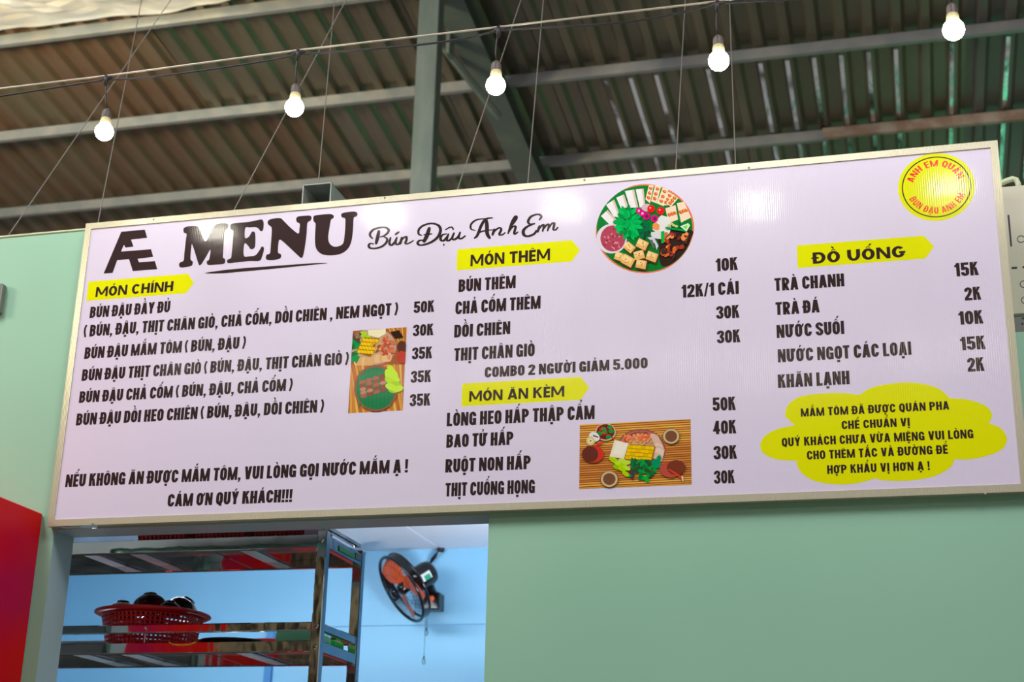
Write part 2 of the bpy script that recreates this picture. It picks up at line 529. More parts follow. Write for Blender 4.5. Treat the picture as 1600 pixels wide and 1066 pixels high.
# steel post
M_post = noise_mix(mat('grey_green_post', (0.075, 0.10, 0.085), 0.45, 0.35), (0.11, 0.135, 0.115), 9, 4, vec=(1, 1, 0.3))
t = thing('steel_post', 'tall grey-green steel post rising behind the menu board to the roof', 'post', (-0.40, 4.36, 0))
PY0 = 3.92
pa, pb = at(652, 60, PY0).x, at(683, 60, PY0).x
ptop = roof_z(PY0) - 0.05
MB().bbox((pa, PY0, 0), (pb, PY0 + 0.008, ptop), 0.003).obj('web', M_post, t)
MB().bbox((pb - 0.004, PY0, 0), (pb + 0.004, PY0 + 0.11, ptop), 0.003).obj('side_flange', M_rafter, t)
MB().bbox((pa, PY0 + 0.008, 0), (pa + 0.008, PY0 + 0.11, ptop), 0.003).obj('rear_flange', M_rafter, t)
# joint plates beside the post head
for k_, (a, c, m) in enumerate((((-0.295, 4.37, 6.72), (-0.245, 4.42, 7.05), M_rust), ((-0.20, 4.42, 6.86), (-0.17, 4.52, 7.06), M_rafter))):
    MB().bbox(a, c, 0.004).obj('joint_plate', m, t)
mb = MB(); mb.tube([(-0.36, 4.42, 7.12), (-0.02, 5.05, 6.72), (0.0, 5.1, 6.70)], 0.03, 6); mb.obj('brace', M_rafter, t)

# square galvanised tube lying across the wall top
t = thing('square_steel_tube', 'open ended square galvanised tube resting on the wall behind the heading', 'tube', (0.8, 0.1, ZWT))
x0, x1 = 0.752, 0.857
z1 = 3.772; z0 = 3.668; w_ = 0.004
mb = MB()
for a, c in (((x0, 0.1, z0), (x0 + w_, 0.95, z1)), ((x1 - w_, 0.1, z0), (x1, 0.95, z1)), ((x0, 0.1, z0), (x1, 0.95, z0 + w_)), ((x0, 0.1, z1 - w_), (x1, 0.95, z1))):
    mb.bbox(a, c, 0.001)
mb.obj('tube_body', M_galv, t)
mb = MB(); mb.bbox((x0 - 0.02, 0.05, ZWT), (x1 + 0.02, 0.14, z0), 0.002); mb.obj('packing_block', M_galv, t)

# ------------------------------------------------------------------ lettering engine (strokes in a box of cap height 1)
def arc(cx, cy, rx, ry, a0, a1, n=8):
    return [(cx + rx * math.cos(math.radians(a0 + (a1 - a0) * i / n)), cy + ry * math.sin(math.radians(a0 + (a1 - a0) * i / n))) for i in range(n + 1)]


def catmull(pts, closed=False, sub=5):
    n = len(pts); out = []
    rng = range(n if closed else n - 1)
    for i in rng:
        if closed:
            p0, p1, p2, p3 = pts[(i - 1) % n], pts[i], pts[(i + 1) % n], pts[(i + 2) % n]
        else:
            p0, p1, p2, p3 = pts[max(i - 1, 0)], pts[i], pts[i + 1], pts[min(i + 2, n - 1)]
        for k in range(sub):
            t = k / sub
            out.append(tuple(0.5 * ((2 * p1[d]) + (-p0[d] + p2[d]) * t + (2 * p0[d] - 5 * p1[d] + 4 * p2[d] - p3[d]) * t * t + (-p0[d] + 3 * p1[d] - 3 * p2[d] + p3[d]) * t ** 3) for d in range(2)))
    if not closed:
        out.append(tuple(pts[-1]))
    return out


def pen(path, T, t, closed=False):
    """quad strip along a path; T = width of vertical strokes, t = of horizontal ones"""
    n = len(path); L = []; Rr = []
    for i in range(n):
        if closed:
            a, c = path[(i - 1) % n], path[(i + 1) % n]
        else:
            a, c = path[max(i - 1, 0)], path[min(i + 1, n - 1)]
        dx, dy = c[0] - a[0], c[1] - a[1]
        d = math.hypot(dx, dy) or 1
        nx, ny = -dy / d, dx / d
        ox, oy = nx * T / 2, ny * t / 2
        L.append((path[i][0] + ox, path[i][1] + oy)); Rr.append((path[i][0] - ox, path[i][1] - oy))
    polys = []
    for i in range(n if closed else n - 1):
        j = (i + 1) % n
        polys.append([L[i], L[j], Rr[j], Rr[i]])
    return polys


def rect(x0, y0, x1, y1):
    return [[(x0, y0), (x1, y0), (x1, y1), (x0, y1)]]


def dia(xb, xt, w_, y0=0.0, y1=1.0, wt=None):
    wt = w_ if wt is None else wt
    return [[(xb, y0), (xb + w_, y0), (xt + wt, y1), (xt, y1)]]


class Style:
    def __init__(s, T, t, W, R, wide=1.0, gap=0.10, space=0.24, bar=0.5):
        s.T, s.t, s.W, s.R, s.wide, s.gap, s.space, s.bar = T, t, W, R, wide, gap, space, bar


COND = Style(0.262, 0.182, 0.60, 0.24, gap=0.075, space=0.25)
HEAD = Style(0.25, 0.205, 0.82, 0.42, gap=0.10, space=0.36)


def glyph(ch, S):
    T, t, W, R = S.T, S.t, S.W, S.R
    x0, x1, y0, y1 = T / 2, W - T / 2, t / 2, 1 - t / 2
    rx = (x1 - x0) / 2; cx = (x0 + x1) / 2
    ring = arc(cx, y1 - R, rx, R, 180, 0, 14) + arc(cx, y0 + R, rx, R, 0, -180, 14)
    m = 0.5
    if ch == ' ': return [], S.space - S.gap
    if ch in 'O0': 
        if ch == 'O' or True: return pen(ring, T, t, True), W
    if ch == 'Q': return pen(ring, T, t, True) + dia(W - T * 1.2, W * 0.45, T * 0.9, -0.08, 0.28), W
    if ch == 'C':
        a = 0.5 + 0.5 * (1 - 2 * 0.36)
        p = [(x1, 0.655)] + arc(cx, y1 - R, rx, R, 0, 180, 14) + arc(cx, y0 + R, rx, R, 180, 360, 14) + [(x1, 0.345)]
        if R > 0.35: p = arc(cx, 0.5, rx, 0.5 - t / 2, 42, 318, 26)
        return pen(p, T, t), W - 0.01
    if ch == 'G':
        p = [(x1, 0.655)] + arc(cx, y1 - R, rx, R, 0, 180, 14) + arc(cx, y0 + R, rx, R, 180, 350, 14)
        if R > 0.35: p = arc(cx, 0.5, rx, 0.5 - t / 2, 42, 350, 26)
        if R > 0.35: return pen(p[:-1], T, t) + rect(cx + 0.04, 0.54 - t * 0.85, W + 0.02, 0.54), W + 0.02
        return pen(p, T, t) + rect(W - T, 0.02, W, 0.52) + rect(cx, 0.52 - t * 0.9, W, 0.52), W
    if ch in 'DĐ':
        ry = min(R * 1.1, 0.5 - t / 2)
        r2 = x1 - cx if R < 0.35 else x1 - cx * 0.9
        p = [(x0, y1), (x1 - r2, y1)] + arc(x1 - r2, y1 - ry, r2, ry, 90, 0, 10) + arc(x1 - r2, y0 + ry, r2, ry, 0, -90, 10) + [(x0, y0)]
        g = rect(0, 0, T, 1) + pen(p, T, t)
        if ch == 'Đ': g += rect(-0.09, 0.435, T + 0.14, 0.565)
        return g, W
    if ch in 'BPR':
        Wb = W
        xx = Wb - T / 2
        mid = 0.53 if ch == 'B' else 0.47
        ru = (y1 - mid) / 2; rr = min(0.2 if R < .35 else .3, (xx - x0) * 0.8)
        g = rect(0, 0, T, 1) + pen([(x0, y1), (xx - rr, y1)] + arc(xx - rr - (0.01 if ch == 'B' else 0), y1 - ru, rr, ru, 90, -90, 14) + [(x0, mid)], T, t)
        if ch == 'B':
            rd = (mid - y0) / 2
            g += pen([(x0, mid), (xx - rr, mid)] + arc(xx - rr, y0 + rd, rr, rd, 90, -90, 14) + [(x0, y0)], T, t)
        if ch == 'R':
            g += dia(Wb - T, Wb - T * 1.75, T, 0, mid + 0.02)
        return g, Wb
    if ch == 'H': return rect(0, 0, T, 1) + rect(W - T, 0, W, 1) + rect(T * .9, 0.5 - t / 2, W - T * .9, 0.5 + t / 2), W
    if ch == 'I': return rect(0, 0, T, 1), T
    if ch == 'E':
        We = W * (0.82 if R < .35 else .72)
        return rect(0, 0, T, 1) + rect(T * .9, 0, We, t) + rect(T * .9, 1 - t, We, 1) + rect(T * .9, 0.5 - t / 2, We * 0.94, 0.5 + t / 2), We
    if ch == 'L': 
        We = W * 0.8
        return rect(0, 0, T, 1) + rect(T * .9, 0, We, t), We
    if ch == 'T':
        We = W * 0.88
        return rect(We / 2 - T / 2, 0, We / 2 + T / 2, 1 - t * .9) + rect(0, 1 - t, We, 1), We
    if ch == 'N':
        Wn = W * 1.06
        return rect(0, 0, T * .84, 1) + rect(Wn - T * .84, 0, Wn, 1) + dia(Wn - T * .98, 0, T * .98, 0, 1), Wn
    if ch == 'M':
        Wm = W * 1.42
        q = T * 0.82
        return rect(0, 0, q, 1) + rect(Wm - q, 0, Wm, 1) + dia(Wm / 2 - q * .5, 0, q * 1.0, 0.0 if R < .35 else .18, 1, q * 1.15) + dia(Wm / 2 - q * .5, Wm - q * 1.15, q * 1.0, 0.0 if R < .35 else .18, 1, q * 1.15), Wm
    if ch == 'A':
        Wa = W * 1.08
        return dia(0, Wa / 2 - T * .58, T * .95, 0, 1, T * 1.0) + dia(Wa - T * .95, Wa / 2 - T * .42, T * .95, 0, 1, T * 1.0) + rect(T * .8, 0.17, Wa - T * .8, 0.17 + t * .95), Wa
    if ch == 'V':
        Wa = W * 1.05
        return dia(Wa / 2 - T * .58, 0, T * 1.0, 0, 1, T * .95) + dia(Wa / 2 - T * .42, Wa - T * .95, T * 1.0, 0, 1, T * .95), Wa
    if ch == 'Y':
        Wa = W * 1.05
        return rect(Wa / 2 - T / 2, 0, Wa / 2 + T / 2, 0.44) + dia(Wa / 2 - T / 2, 0, T, 0.38, 1, T * .98) + dia(Wa / 2 - T / 2, Wa - T, T, 0.38, 1, T * .98), Wa
    if ch == 'X':
        return dia(0, W - T, T) + dia(W - T, 0, T), W
    if ch == 'K':
        return rect(0, 0, T, 1) + [[(T * .8, 0.34), (T * .8, 0.62), (W - T * 1.02, 1), (W, 1)]] + dia(W - T * .98, T * 1.0, T * 1.08, 0, 0.60, T * .8), W + 0.01
    if ch == 'U':
        p = [(x0, 1)] + arc(cx, y0 + R, rx, R, 180, 360, 14) + [(x1, 1)]
        return pen(p, T, t), W
    if ch == 'S':
        p = catmull([(x1, 0.70), (x1 - 0.012, 0.82), (cx, y1), (x0 + 0.01, 0.83), (x0 + 0.005, 0.66), (cx, 0.51), (x1 - 0.005, 0.35), (x1 - 0.01, 0.17), (cx, y0), (x0 + 0.012, 0.18), (x0, 0.31)])
        return pen(p, T, t), W
    if ch == '1': 
        return rect(0.13, 0, 0.13 + T, 1) + [[(0, 0.70), (0.15, 0.70), (0.15, 0.86), (0, 0.84)]] + [[(0.05, .80), (0.2, .80), (0.2, 1), (0.15, 1)]], 0.13 + T
    if ch == '2':
        p = catmull([(x0, 0.68), (x0 + 0.01, 0.83), (cx, y1), (x1 - 0.01, 0.82), (x1 - 0.01, 0.66), (cx + 0.04, 0.42), (x0 + 0.02, 0.2), (x0, 0.08)])
        return pen(p, T, t) + rect(0, 0, W, t), W
    if ch == '3':
        p = catmull([(x0, 0.71), (x0 + 0.01, 0.84), (cx, y1), (x1 - 0.01, 0.84), (x1 - 0.01, 0.66), (cx, 0.525)])
        q = catmull([(cx, 0.525), (x1, 0.38), (x1 - 0.005, 0.17), (cx, y0), (x0 + 0.01, 0.16), (x0, 0.30)])
        return pen(p, T, t) + pen(q, T, t) + rect(cx - 0.07, 0.455, cx + 0.06, 0.595), W
    if ch == '5':
        p = catmull([(x0 + .01, 0.47), (cx, 0.585), (x1 - 0.005, 0.50), (x1, 0.34), (x1 - 0.01, 0.16), (cx, y0), (x0 + 0.01, 0.16), (x0, 0.29)])
        return rect(0.02, 1 - t, W - 0.02, 1) + rect(0.02, 0.44, T, 1) + pen(p, T, t), W
    if ch == '4':
        return rect(W - T * 1.35, 0, W - T * .35, 1) + rect(0, 0.2, W, 0.2 + t) + [[(0, 0.2), (T * .85, 0.26), (W - T * .55, 0.98), (W - T * 1.35, 1)]], W
    if ch == '(':
        return pen(catmull([(0.20, 1.02), (0.085, 0.78), (0.07, 0.45), (0.20, -0.03)]), T * .72, t * .8), 0.26
    if ch == ')':
        return pen(catmull([(0.06, 1.02), (0.175, 0.78), (0.19, 0.45), (0.06, -0.03)]), T * .72, t * .8), 0.26
    if ch == ',': return rect(0, 0, T * .9, 0.17) + [[(T * .35, 0.0), (T * .9, 0.0), (T * .45, -0.17), (0.0, -0.17)]], T * .9
    if ch == '.': return rect(0, 0, T * .9, 0.18), T * .9
    if ch == '/': return dia(-0.02, 0.22, T * .62, -0.03, 1.03), 0.34
    if ch == '!': return rect(0, 0, T * .95, 0.19) + [[(0.03, 0.28), (T * .95 - 0.03, 0.28), (T * .95, 1), (0, 1)]], T * .95
    return rect(0, 0, W, 1), W


def marks(base, comb, S, W):
    out = []
    T, t = S.T, S.t
    cx = W / 2
    top = 1.05
    th = 0.085
    for c in comb:
        if c == '\u031b':            # horn
            out += [[(W - 0.03, 0.80), (W + 0.02, 1.0), (W + 0.13, 1.0), (W + 0.13, 0.90), (W + 0.06, 0.74)]] + [[(W - .02, .74), (W + .06, .74), (W + .04, .9), (W - .04, .9)]]
    has_roof = '\u0302' in comb; has_breve = '\u0306' in comb
    if has_roof:
        h = 0.15; wd = 0.17
        out += [[(cx - wd, top), (cx - wd + 0.10, top), (cx, top + h - 0.07), (cx, top + h)], [(cx + wd, top), (cx + wd - 0.10, top), (cx, top + h - 0.07), (cx, top + h)]]
    if has_breve:
        out += pen(arc(cx, top + 0.14, 0.14, 0.12, 190, 350, 8), 0.085, 0.07)
    b0 = top + (0.17 if has_roof or has_breve else 0.0)
    ox = 0.10 if has_roof else 0.0
    for c in comb:
        if c == '\u0301':
            out += [[(cx - 0.07 + ox, b0), (cx + 0.02 + ox, b0), (cx + 0.15 + ox, b0 + 0.18), (cx + 0.0 + ox, b0 + 0.18)]]
        if c == '\u0300':
            ox2 = -ox * 0.2
            out += [[(cx + 0.07 + ox2, b0), (cx - 0.02 + ox2, b0), (cx - 0.15 + ox2, b0 + 0.18), (cx - 0.0 + ox2, b0 + 0.18)]]
        if c == '\u0309':
            out += pen(catmull([(cx - 0.07 + ox, b0 + 0.16), (cx + ox, b0 + 0.21), (cx + 0.07 + ox, b0 + 0.15), (cx + 0.01 + ox, b0 + 0.08), (cx + 0.0 + ox, b0 + 0.0)]), 0.075, 0.06)
        if c == '\u0303':
            out += pen(catmull([(cx - 0.16, b0 + 0.04), (cx - 0.08, b0 + 0.12), (cx + 0.06, b0 + 0.05), (cx + 0.16, b0 + 0.12)]), 0.08, 0.075)
        if c == '\u0323':
            out += rect(cx - T * .45, -0.24, cx + T * .45, -0.07)
    return out


def text_polys(s, S):
    x = 0.0; polys = []
    s2 = unicodedata.normalize('NFD', s)
    i = 0; wmax = 0
    while i < len(s2):
        ch = s2[i]; comb = []
        i += 1
        while i < len(s2) and unicodedata.combining(s2[i]):
            comb.append(s2[i]); i += 1
        g, W = glyph(ch, S)
        polys += [[(px + x, py) for px, py in pl] for pl in g]
        polys += [[(px + x, py) for px, py in pl] for pl in marks(ch, comb, S, W)]
        wmax = x + W
        x += W + S.gap + (0.10 if '\u031b' in comb else 0)
    return polys, wmax


# ------------------------------------------------------------------ the menu board
board = thing('menu_board', 'long white menu board in a silver frame fixed across the stall wall', 'menu board', (0, 0, ZB))
FW = 0.0215
PY = 0.0035          # plane of the panel face
panel = MB().bbox((0.012, PY, ZB + 0.01), (2.988, 0.026, ZT - 0.01), 0.001).obj('panel', M_panel, board)
# four grooved rails, mitred
def rail(pts, y0, y1, m, nm='frame_rail'):
    vs = [(x_, y0, z_) for x_, z_ in pts] + [(x_, y1, z_) for x_, z_ in pts]
    fs = [(0, 1, 2, 3), (7, 6, 5, 4)] + [(j, i, i + 4, j + 4) for i, j in ((0, 1), (1, 2), (2, 3), (3, 0))]
    return mesh_obj(nm, vs, fs, m, board)
X0, X1 = 0.0, 3.0
rail([(X0, ZB), (X1, ZB), (X1 - FW, ZB + FW), (X0 + FW, ZB + FW)], 0, 0.0295, M_frame)
rail([(X0 + FW, ZT - FW), (X1 - FW, ZT - FW), (X1, ZT), (X0, ZT)], 0, 0.0295, M_frame)
rail([(X0, ZB), (X0 + FW, ZB + FW), (X0 + FW, ZT - FW), (X0, ZT)], 0, 0.0295, M_frame_v)
rail([(X1 - FW, ZB + FW), (X1, ZB), (X1, ZT), (X1 - FW, ZT - FW)], 0, 0.0295, M_frame_v)
for (px, py) in ((145, 818), (1540, 772), (601, 309), (913, 281), (1170, 262), (240, 343)):
    q = at(px, py, 0)
    Mx = Matrix.Translation((q.x, 0.0, q.z)) @ Matrix.Rotation(math.radians(90), 4, 'X')
    MB().lathe([(0.0001, 0.0035), (0.002, 0.003), (0.0036, 0.0005), (0.0036, -0.001)], Mx, 10).obj('screw', M_galv, board)
# loose tape end hanging below the lower left corner
q = at(140, 824, 0)
MB().add([(q.x - 0.11, 0.0, ZB - 0.001), (q.x + 0.03, 0.0, ZB - 0.001), (q.x + 0.02, 0.012, ZB - 0.009), (q.x - 0.1, 0.012, ZB - 0.006)], [(0, 1, 2, 3)]).obj('loose_tape_end', M_steel, board)


def flat(name, polys, layer, m, parent=board, colors=None):
    """flat print on the panel; polys in (x, z) metres on the board"""
    y = PY - 0.00015 * (layer + 1)
    vs = []; fs = []
    for ip, pl in enumerate(polys):
        k = len(vs)
        y = PY - 0.00015 * (layer + 1) - 0.000008 * (ip % 9)     # overlapping strokes of print never coincide
        a = sum(pl[i][0] * pl[(i + 1) % len(pl)][1] - pl[(i + 1) % len(pl)][0] * pl[i][1] for i in range(len(pl)))
        if a < 0: pl = pl[::-1]
        vs += [(p[0], y, p[1]) for p in pl]
        fs.append(tuple(range(k, k + len(pl))))
    o = mesh_obj(name, vs, fs, m, None, colors=colors)
    o.parent = parent
    base = Vector(board.location)
    if parent is board:
        o.matrix_parent_inverse = Matrix.Translation(-base)
    return o


def line(s, p0, p1, cap, S=COND, parent=board, layer=1):
    a = at(*p0, PY); b = at(*p1, PY)
    up = at(p0[0], p0[1] - cap, PY)
    h = up.z - a.z
    z = (a.z + b.z) / 2
    polys, wd = text_polys(s, S)
    sx = (b.x - a.x) / wd
    out = [[(a.x + x_ * sx, z + (b.z - a.z) * 0 + y_ * h) for x_, y_ in pl] for pl in polys]
    return flat('text_line', out, layer, M_dark, parent)


def tagshape(pts, text, t0, t1, cap, S=HEAD):
    q = [at(*p, PY) for p in pts]
    zt = (q[0].z + q[1].z) / 2; zb = (q[3].z + q[4].z) / 2
    xl = (q[0].x + q[4].x) / 2; xr = (q[1].x + q[3].x) / 2
    o = flat('heading_tag', [[(xl, zt), (xr, zt), (q[2].x, (zt + zb) / 2), (xr, zb), (xl, zb)]], 0, M_yel)
    o['label'] = 'acid yellow arrow-shaped heading tag'
    t = line(text, t0, t1, cap, S, parent=o, layer=2)
    return o


# headings
tagshape([(138.1, 440.6), (294.4, 427.5), (303, 442.8), (289.7, 457.8), (135, 471)], 'MÓN CHÍNH', (149, 464), (270, 455.3), 15.3)
tagshape([(714.5, 390), (892.5, 375.5), (906.3, 390.8), (893.8, 408), (713.3, 423.3)], 'MÓN THÊM', (735, 416.3), (859.3, 406.8), 18)
tagshape([(722.2, 600), (906.6, 588.8), (920.6, 606.9), (907, 625), (721.3, 635)], 'MÓN ĂN KÈM', (733, 628), (881.6, 619.8), 16.5)
tagshape([(1244.8, 384.5), (1442.3, 367.8), (1459.5, 384.5), (1446, 403.2), (1246.7, 419.8)], 'ĐỒ UỐNG', (1270.3, 412.7), (1415.1, 401.5), 17.7)
for s, a, c, cap in [
    ('BÚN ĐẬU ĐẦY ĐỦ', (139.7, 496.9), (265, 488.4), 17.5),
    ('( BÚN, ĐẬU, THỊT CHÂN GIÒ, CHẢ CỐM, DỒI CHIÊN , NEM NGỌT )', (130.3, 526.6), (621, 492.3), 18),
    ('BÚN ĐẬU MẮM TÔM ( BÚN, ĐẬU )', (131.3, 560.5), (382.8, 545.3), 18),
    ('BÚN ĐẬU THỊT CHÂN GIÒ ( BÚN, ĐẬU, THỊT CHÂN GIÒ )', (127.2, 594.8), (543.8, 570.4), 18),
    ('BÚN ĐẬU CHẢ CỐM ( BÚN, ĐẬU, CHẢ CỐM )', (123.1, 629.3), (456, 611), 18),
    ('BÚN ĐẬU DỒI HEO CHIÊN ( BÚN, ĐẬU, DỒI CHIÊN )', (118.5, 664), (505, 645.2), 18.5),
    ('NẾU KHÔNG ĂN ĐƯỢC MẮM TÔM, VUI LÒNG GỌI NƯỚC MẮM Ạ !', (101.7, 760.6), (637, 739.3), 19.5),
    ('CÁM ƠN QUÝ KHÁCH!!!', (261.3, 791.7), (456, 784.8), 19.5),
    ('50K', (646.3, 489.5), (678, 487.5), 18), ('30K', (645, 525.8), (676.8, 523.8), 18),
    ('35K', (643.6, 561.8), (674.7, 560.2), 18.5), ('35K', (641.5, 598.5), (673, 596.9), 18.5), ('35K', (640, 635.5), (671.8, 633.5), 19),
    ('BÚN THÊM', (716.3, 456.3), (805.5, 450.5), 19.5),
    ('CHẢ CỐM THÊM', (711.3, 491.3), (844.5, 482.5), 20),
    ('DỒI CHIÊN', (709.5, 527.5), (797, 522.3), 19.7),
    ('THỊT CHÂN GIÒ', (709.3, 564), (835.4, 557.1), 20),
    ('COMBO 2 NGƯỜI GIẢM 5.000', (757.2, 590.3), (1012, 575.6), 16.5),
    ('LÒNG HEO HẤP THẬP CẨM', (697.8, 666.9), (929, 654.4), 21),
    ('BAO TỬ HẤP', (697.2, 700.6), (801.9, 694.4), 20.5),
    ('RUỘT NON HẤP', (695.6, 739), (829, 732.8), 21),
    ('THỊT CUỐNG HỌNG', (695.6, 776.3), (835.6, 770.5), 21),
    ('10K', (1118.5, 424.3), (1152.7, 421.9), 20), ('12K/1 CÁI', (1065, 465.8), (1154.5, 459), 20),
    ('30K', (1119.4, 499.1), (1155.2, 496.2), 20), ('30K', (1120.6, 537.1), (1156.6, 534.6), 20),
    ('50K', (1113.8, 642.8), (1149.4, 640.6), 21), ('40K', (1114.4, 679.4), (1150.3, 676.9), 21),
    ('30K', (1115.3, 718.8), (1151.3, 716.3), 21), ('30K', (1116, 756.9), (1147.8, 754.4), 20.5),
    ('TRÀ CHANH', (1210.6, 455.5), (1319.4, 446.8), 20), ('TRÀ ĐÁ', (1212.2, 492.9), (1280.8, 487.8), 20),
    ('NƯỚC SUỐI', (1213.9, 529.2), (1319.4, 521.4), 20.5), ('NƯỚC NGỌT CÁC LOẠI', (1215.8, 567.8), (1424.4, 553.4), 20.5),
    ('KHĂN LẠNH', (1215.8, 606.9), (1327.8, 600), 21),
    ('15K', (1492.2, 432.2), (1529.3, 430), 21), ('2K', (1507.9, 470), (1533.1, 468.2), 20.5), ('10K', (1498.5, 507.9), (1536.5, 505.4), 21),
    ('15K', (1501.2, 547.7), (1539.9, 545.5), 21), ('2K', (1512.4, 581), (1538.3, 579.7), 21.5),
]:
    line(s, a, c, cap)

# AE monogram
q = [(330, 148), (575, 126), (600, 212), (432, 230), (457, 303), (375, 314), (357, 285), (328, 355), (640, 330), (663, 410), (500, 430), (515, 466), (680, 454), (705, 538), (450, 558), (410, 434), (288, 444), (240, 577), (146, 584)]
def bd(pts, ox, oy, s):
    r = [at(ox + x_ / s, oy + y_ / s, PY) for x_, y_ in pts]
    return [(p.x, p.z) for p in r]
o = flat('monogram', [bd(q, 140, 340, 6.6625)], 1, M_dark)
# MENU, fat soft serif letters
MEN = [
    [(88, 215), (95, 192), (130, 180), (175, 177), (205, 182), (222, 205), (245, 265), (268, 304), (292, 285), (320, 220), (350, 175), (375, 160), (420, 155), (452, 158), (463, 180), (450, 205), (432, 222), (425, 300), (420, 400), (418, 437), (435, 455), (436, 480), (420, 494), (360, 500), (300, 503), (285, 492), (285, 470), (303, 455), (314, 375), (280, 430), (240, 495), (228, 502), (215, 495), (165, 340), (155, 355), (148, 450), (165, 472), (165, 495), (150, 512), (90, 523), (60, 520), (52, 500), (62, 480), (90, 465), (97, 400), (108, 300), (115, 245), (95, 235)],
    [(480, 185), (490, 160), (560, 150), (640, 142), (720, 125), (745, 125), (757, 150), (755, 200), (745, 220), (728, 218), (715, 200), (690, 188), (640, 190), (605, 195), (602, 275), (630, 270), (648, 245), (660, 225), (678, 225), (688, 250), (688, 330), (680, 360), (660, 372), (642, 365), (630, 345), (598, 325), (593, 425), (640, 430), (690, 420), (725, 375), (740, 350), (755, 352), (760, 375), (745, 430), (722, 468), (640, 470), (540, 480), (470, 488), (453, 478), (455, 460), (480, 448), (488, 430), (498, 330), (505, 230), (500, 212), (483, 203)],
    [(790, 150), (800, 128), (840, 115), (895, 112), (920, 130), (980, 190), (1045, 240), (1055, 200), (1058, 160), (1035, 145), (1028, 118), (1045, 98), (1100, 92), (1145, 92), (1157, 112), (1145, 135), (1122, 155), (1115, 250), (1100, 360), (1085, 430), (1070, 443), (1050, 430), (960, 345), (895, 292), (880, 330), (878, 398), (900, 412), (902, 438), (885, 452), (830, 462), (785, 458), (775, 438), (785, 415), (810, 402), (818, 320), (825, 220), (820, 185), (800, 170)],
    [(1170, 115), (1180, 92), (1240, 82), (1310, 78), (1338, 88), (1340, 110), (1318, 128), (1305, 200), (1295, 270), (1305, 320), (1340, 348), (1385, 345), (1420, 320), (1432, 250), (1438, 150), (1435, 115), (1410, 105), (1403, 82), (1420, 68), (1470, 60), (1520, 58), (1540, 75), (1530, 98), (1508, 112), (1502, 200), (1492, 290), (1465, 360), (1410, 405), (1330, 422), (1250, 415), (1200, 375), (1185, 310), (1187, 220), (1190, 160), (1175, 140)]]
for g in MEN:
    flat('title_letter', [bd(catmull(g, True, 4), 270, 320, 5.333)], 1, M_dark)
ul = [(265, 571), (400, 548), (600, 528), (850, 510), (1100, 492), (1200, 486), (1290, 487), (1200, 498), (1000, 518), (800, 538), (600, 556), (400, 573)]
flat('title_underline', [bd(catmull(ul, True, 4), 270, 320, 5.333)], 1, M_dark)

# script lettering drawn with a broad brush
SCR = [
    ([(152, 188), (142, 240), (128, 292)], 13), ([(108, 250), (90, 235), (86, 212), (110, 184), (150, 170), (195, 167), (221, 182), (217, 205), (190, 228), (158, 238)], 10),
    ([(185, 234), (210, 250), (206, 278), (172, 308), (122, 322), (86, 318), (76, 300), (90, 285), (115, 290)], 10),
    ([(238, 238), (228, 282), (243, 298), (268, 275), (284, 240)], 10), ([(284, 236), (274, 282), (292, 292), (312, 268)], 9), ([(268, 222), (302, 198)], 9),
    ([(322, 236), (306, 294)], 10), ([(308, 275), (330, 246), (352, 236), (354, 258), (346, 284), (366, 286), (408, 262)], 9),
    ([(524, 165), (503, 230), (478, 278)], 15), ([(478, 222), (545, 214)], 9),
    ([(468, 226), (444, 216), (445, 182), (480, 152), (540, 138), (590, 154), (604, 190), (586, 235), (545, 270), (500, 290), (456, 298), (436, 285), (446, 266), (470, 262), (492, 278)], 11),
    ([(652, 214), (616, 224), (604, 254), (624, 266), (650, 240), (664, 214)], 10), ([(664, 212), (650, 255), (666, 264), (694, 238)], 10), ([(636, 186), (682, 164), (700, 186)], 7), ([(622, 295), (634, 295)], 13),
    ([(706, 204), (690, 244), (706, 257), (734, 235), (750, 200)], 10), ([(750, 198), (738, 240), (756, 250), (790, 226)], 9),
    ([(990, 97), (940, 105), (905, 150), (875, 225), (850, 248)], 11), ([(940, 108), (945, 150), (948, 215), (970, 250)], 14),
    ([(862, 190), (828, 178), (830, 142), (868, 112), (930, 103), (990, 97)], 8), ([(870, 215), (915, 195), (990, 184)], 8),
    ([(1002, 176), (984, 228)], 10), ([(988, 212), (1012, 184), (1038, 170), (1050, 184), (1036, 218), (1056, 222), (1082, 204)], 9),
    ([(1100, 216), (1128, 130), (1156, 86), (1160, 106), (1118, 166)], 10), ([(1104, 204), (1130, 166), (1156, 160), (1146, 206), (1152, 216), (1176, 198)], 9),
    ([(1328, 114), (1346, 88), (1322, 71), (1272, 86), (1248, 122), (1262, 142), (1300, 138)], 10), ([(1300, 138), (1244, 160), (1214, 190), (1218, 222), (1248, 232), (1292, 215), (1312, 186)], 12),
    ([(1334, 152), (1316, 206)], 10), ([(1320, 188), (1346, 156), (1364, 150), (1354, 200)], 9), ([(1358, 182), (1384, 150), (1402, 148), (1390, 196)], 9), ([(1394, 182), (1420, 142), (1441, 136), (1434, 180), (1450, 186), (1468, 164)], 9)]
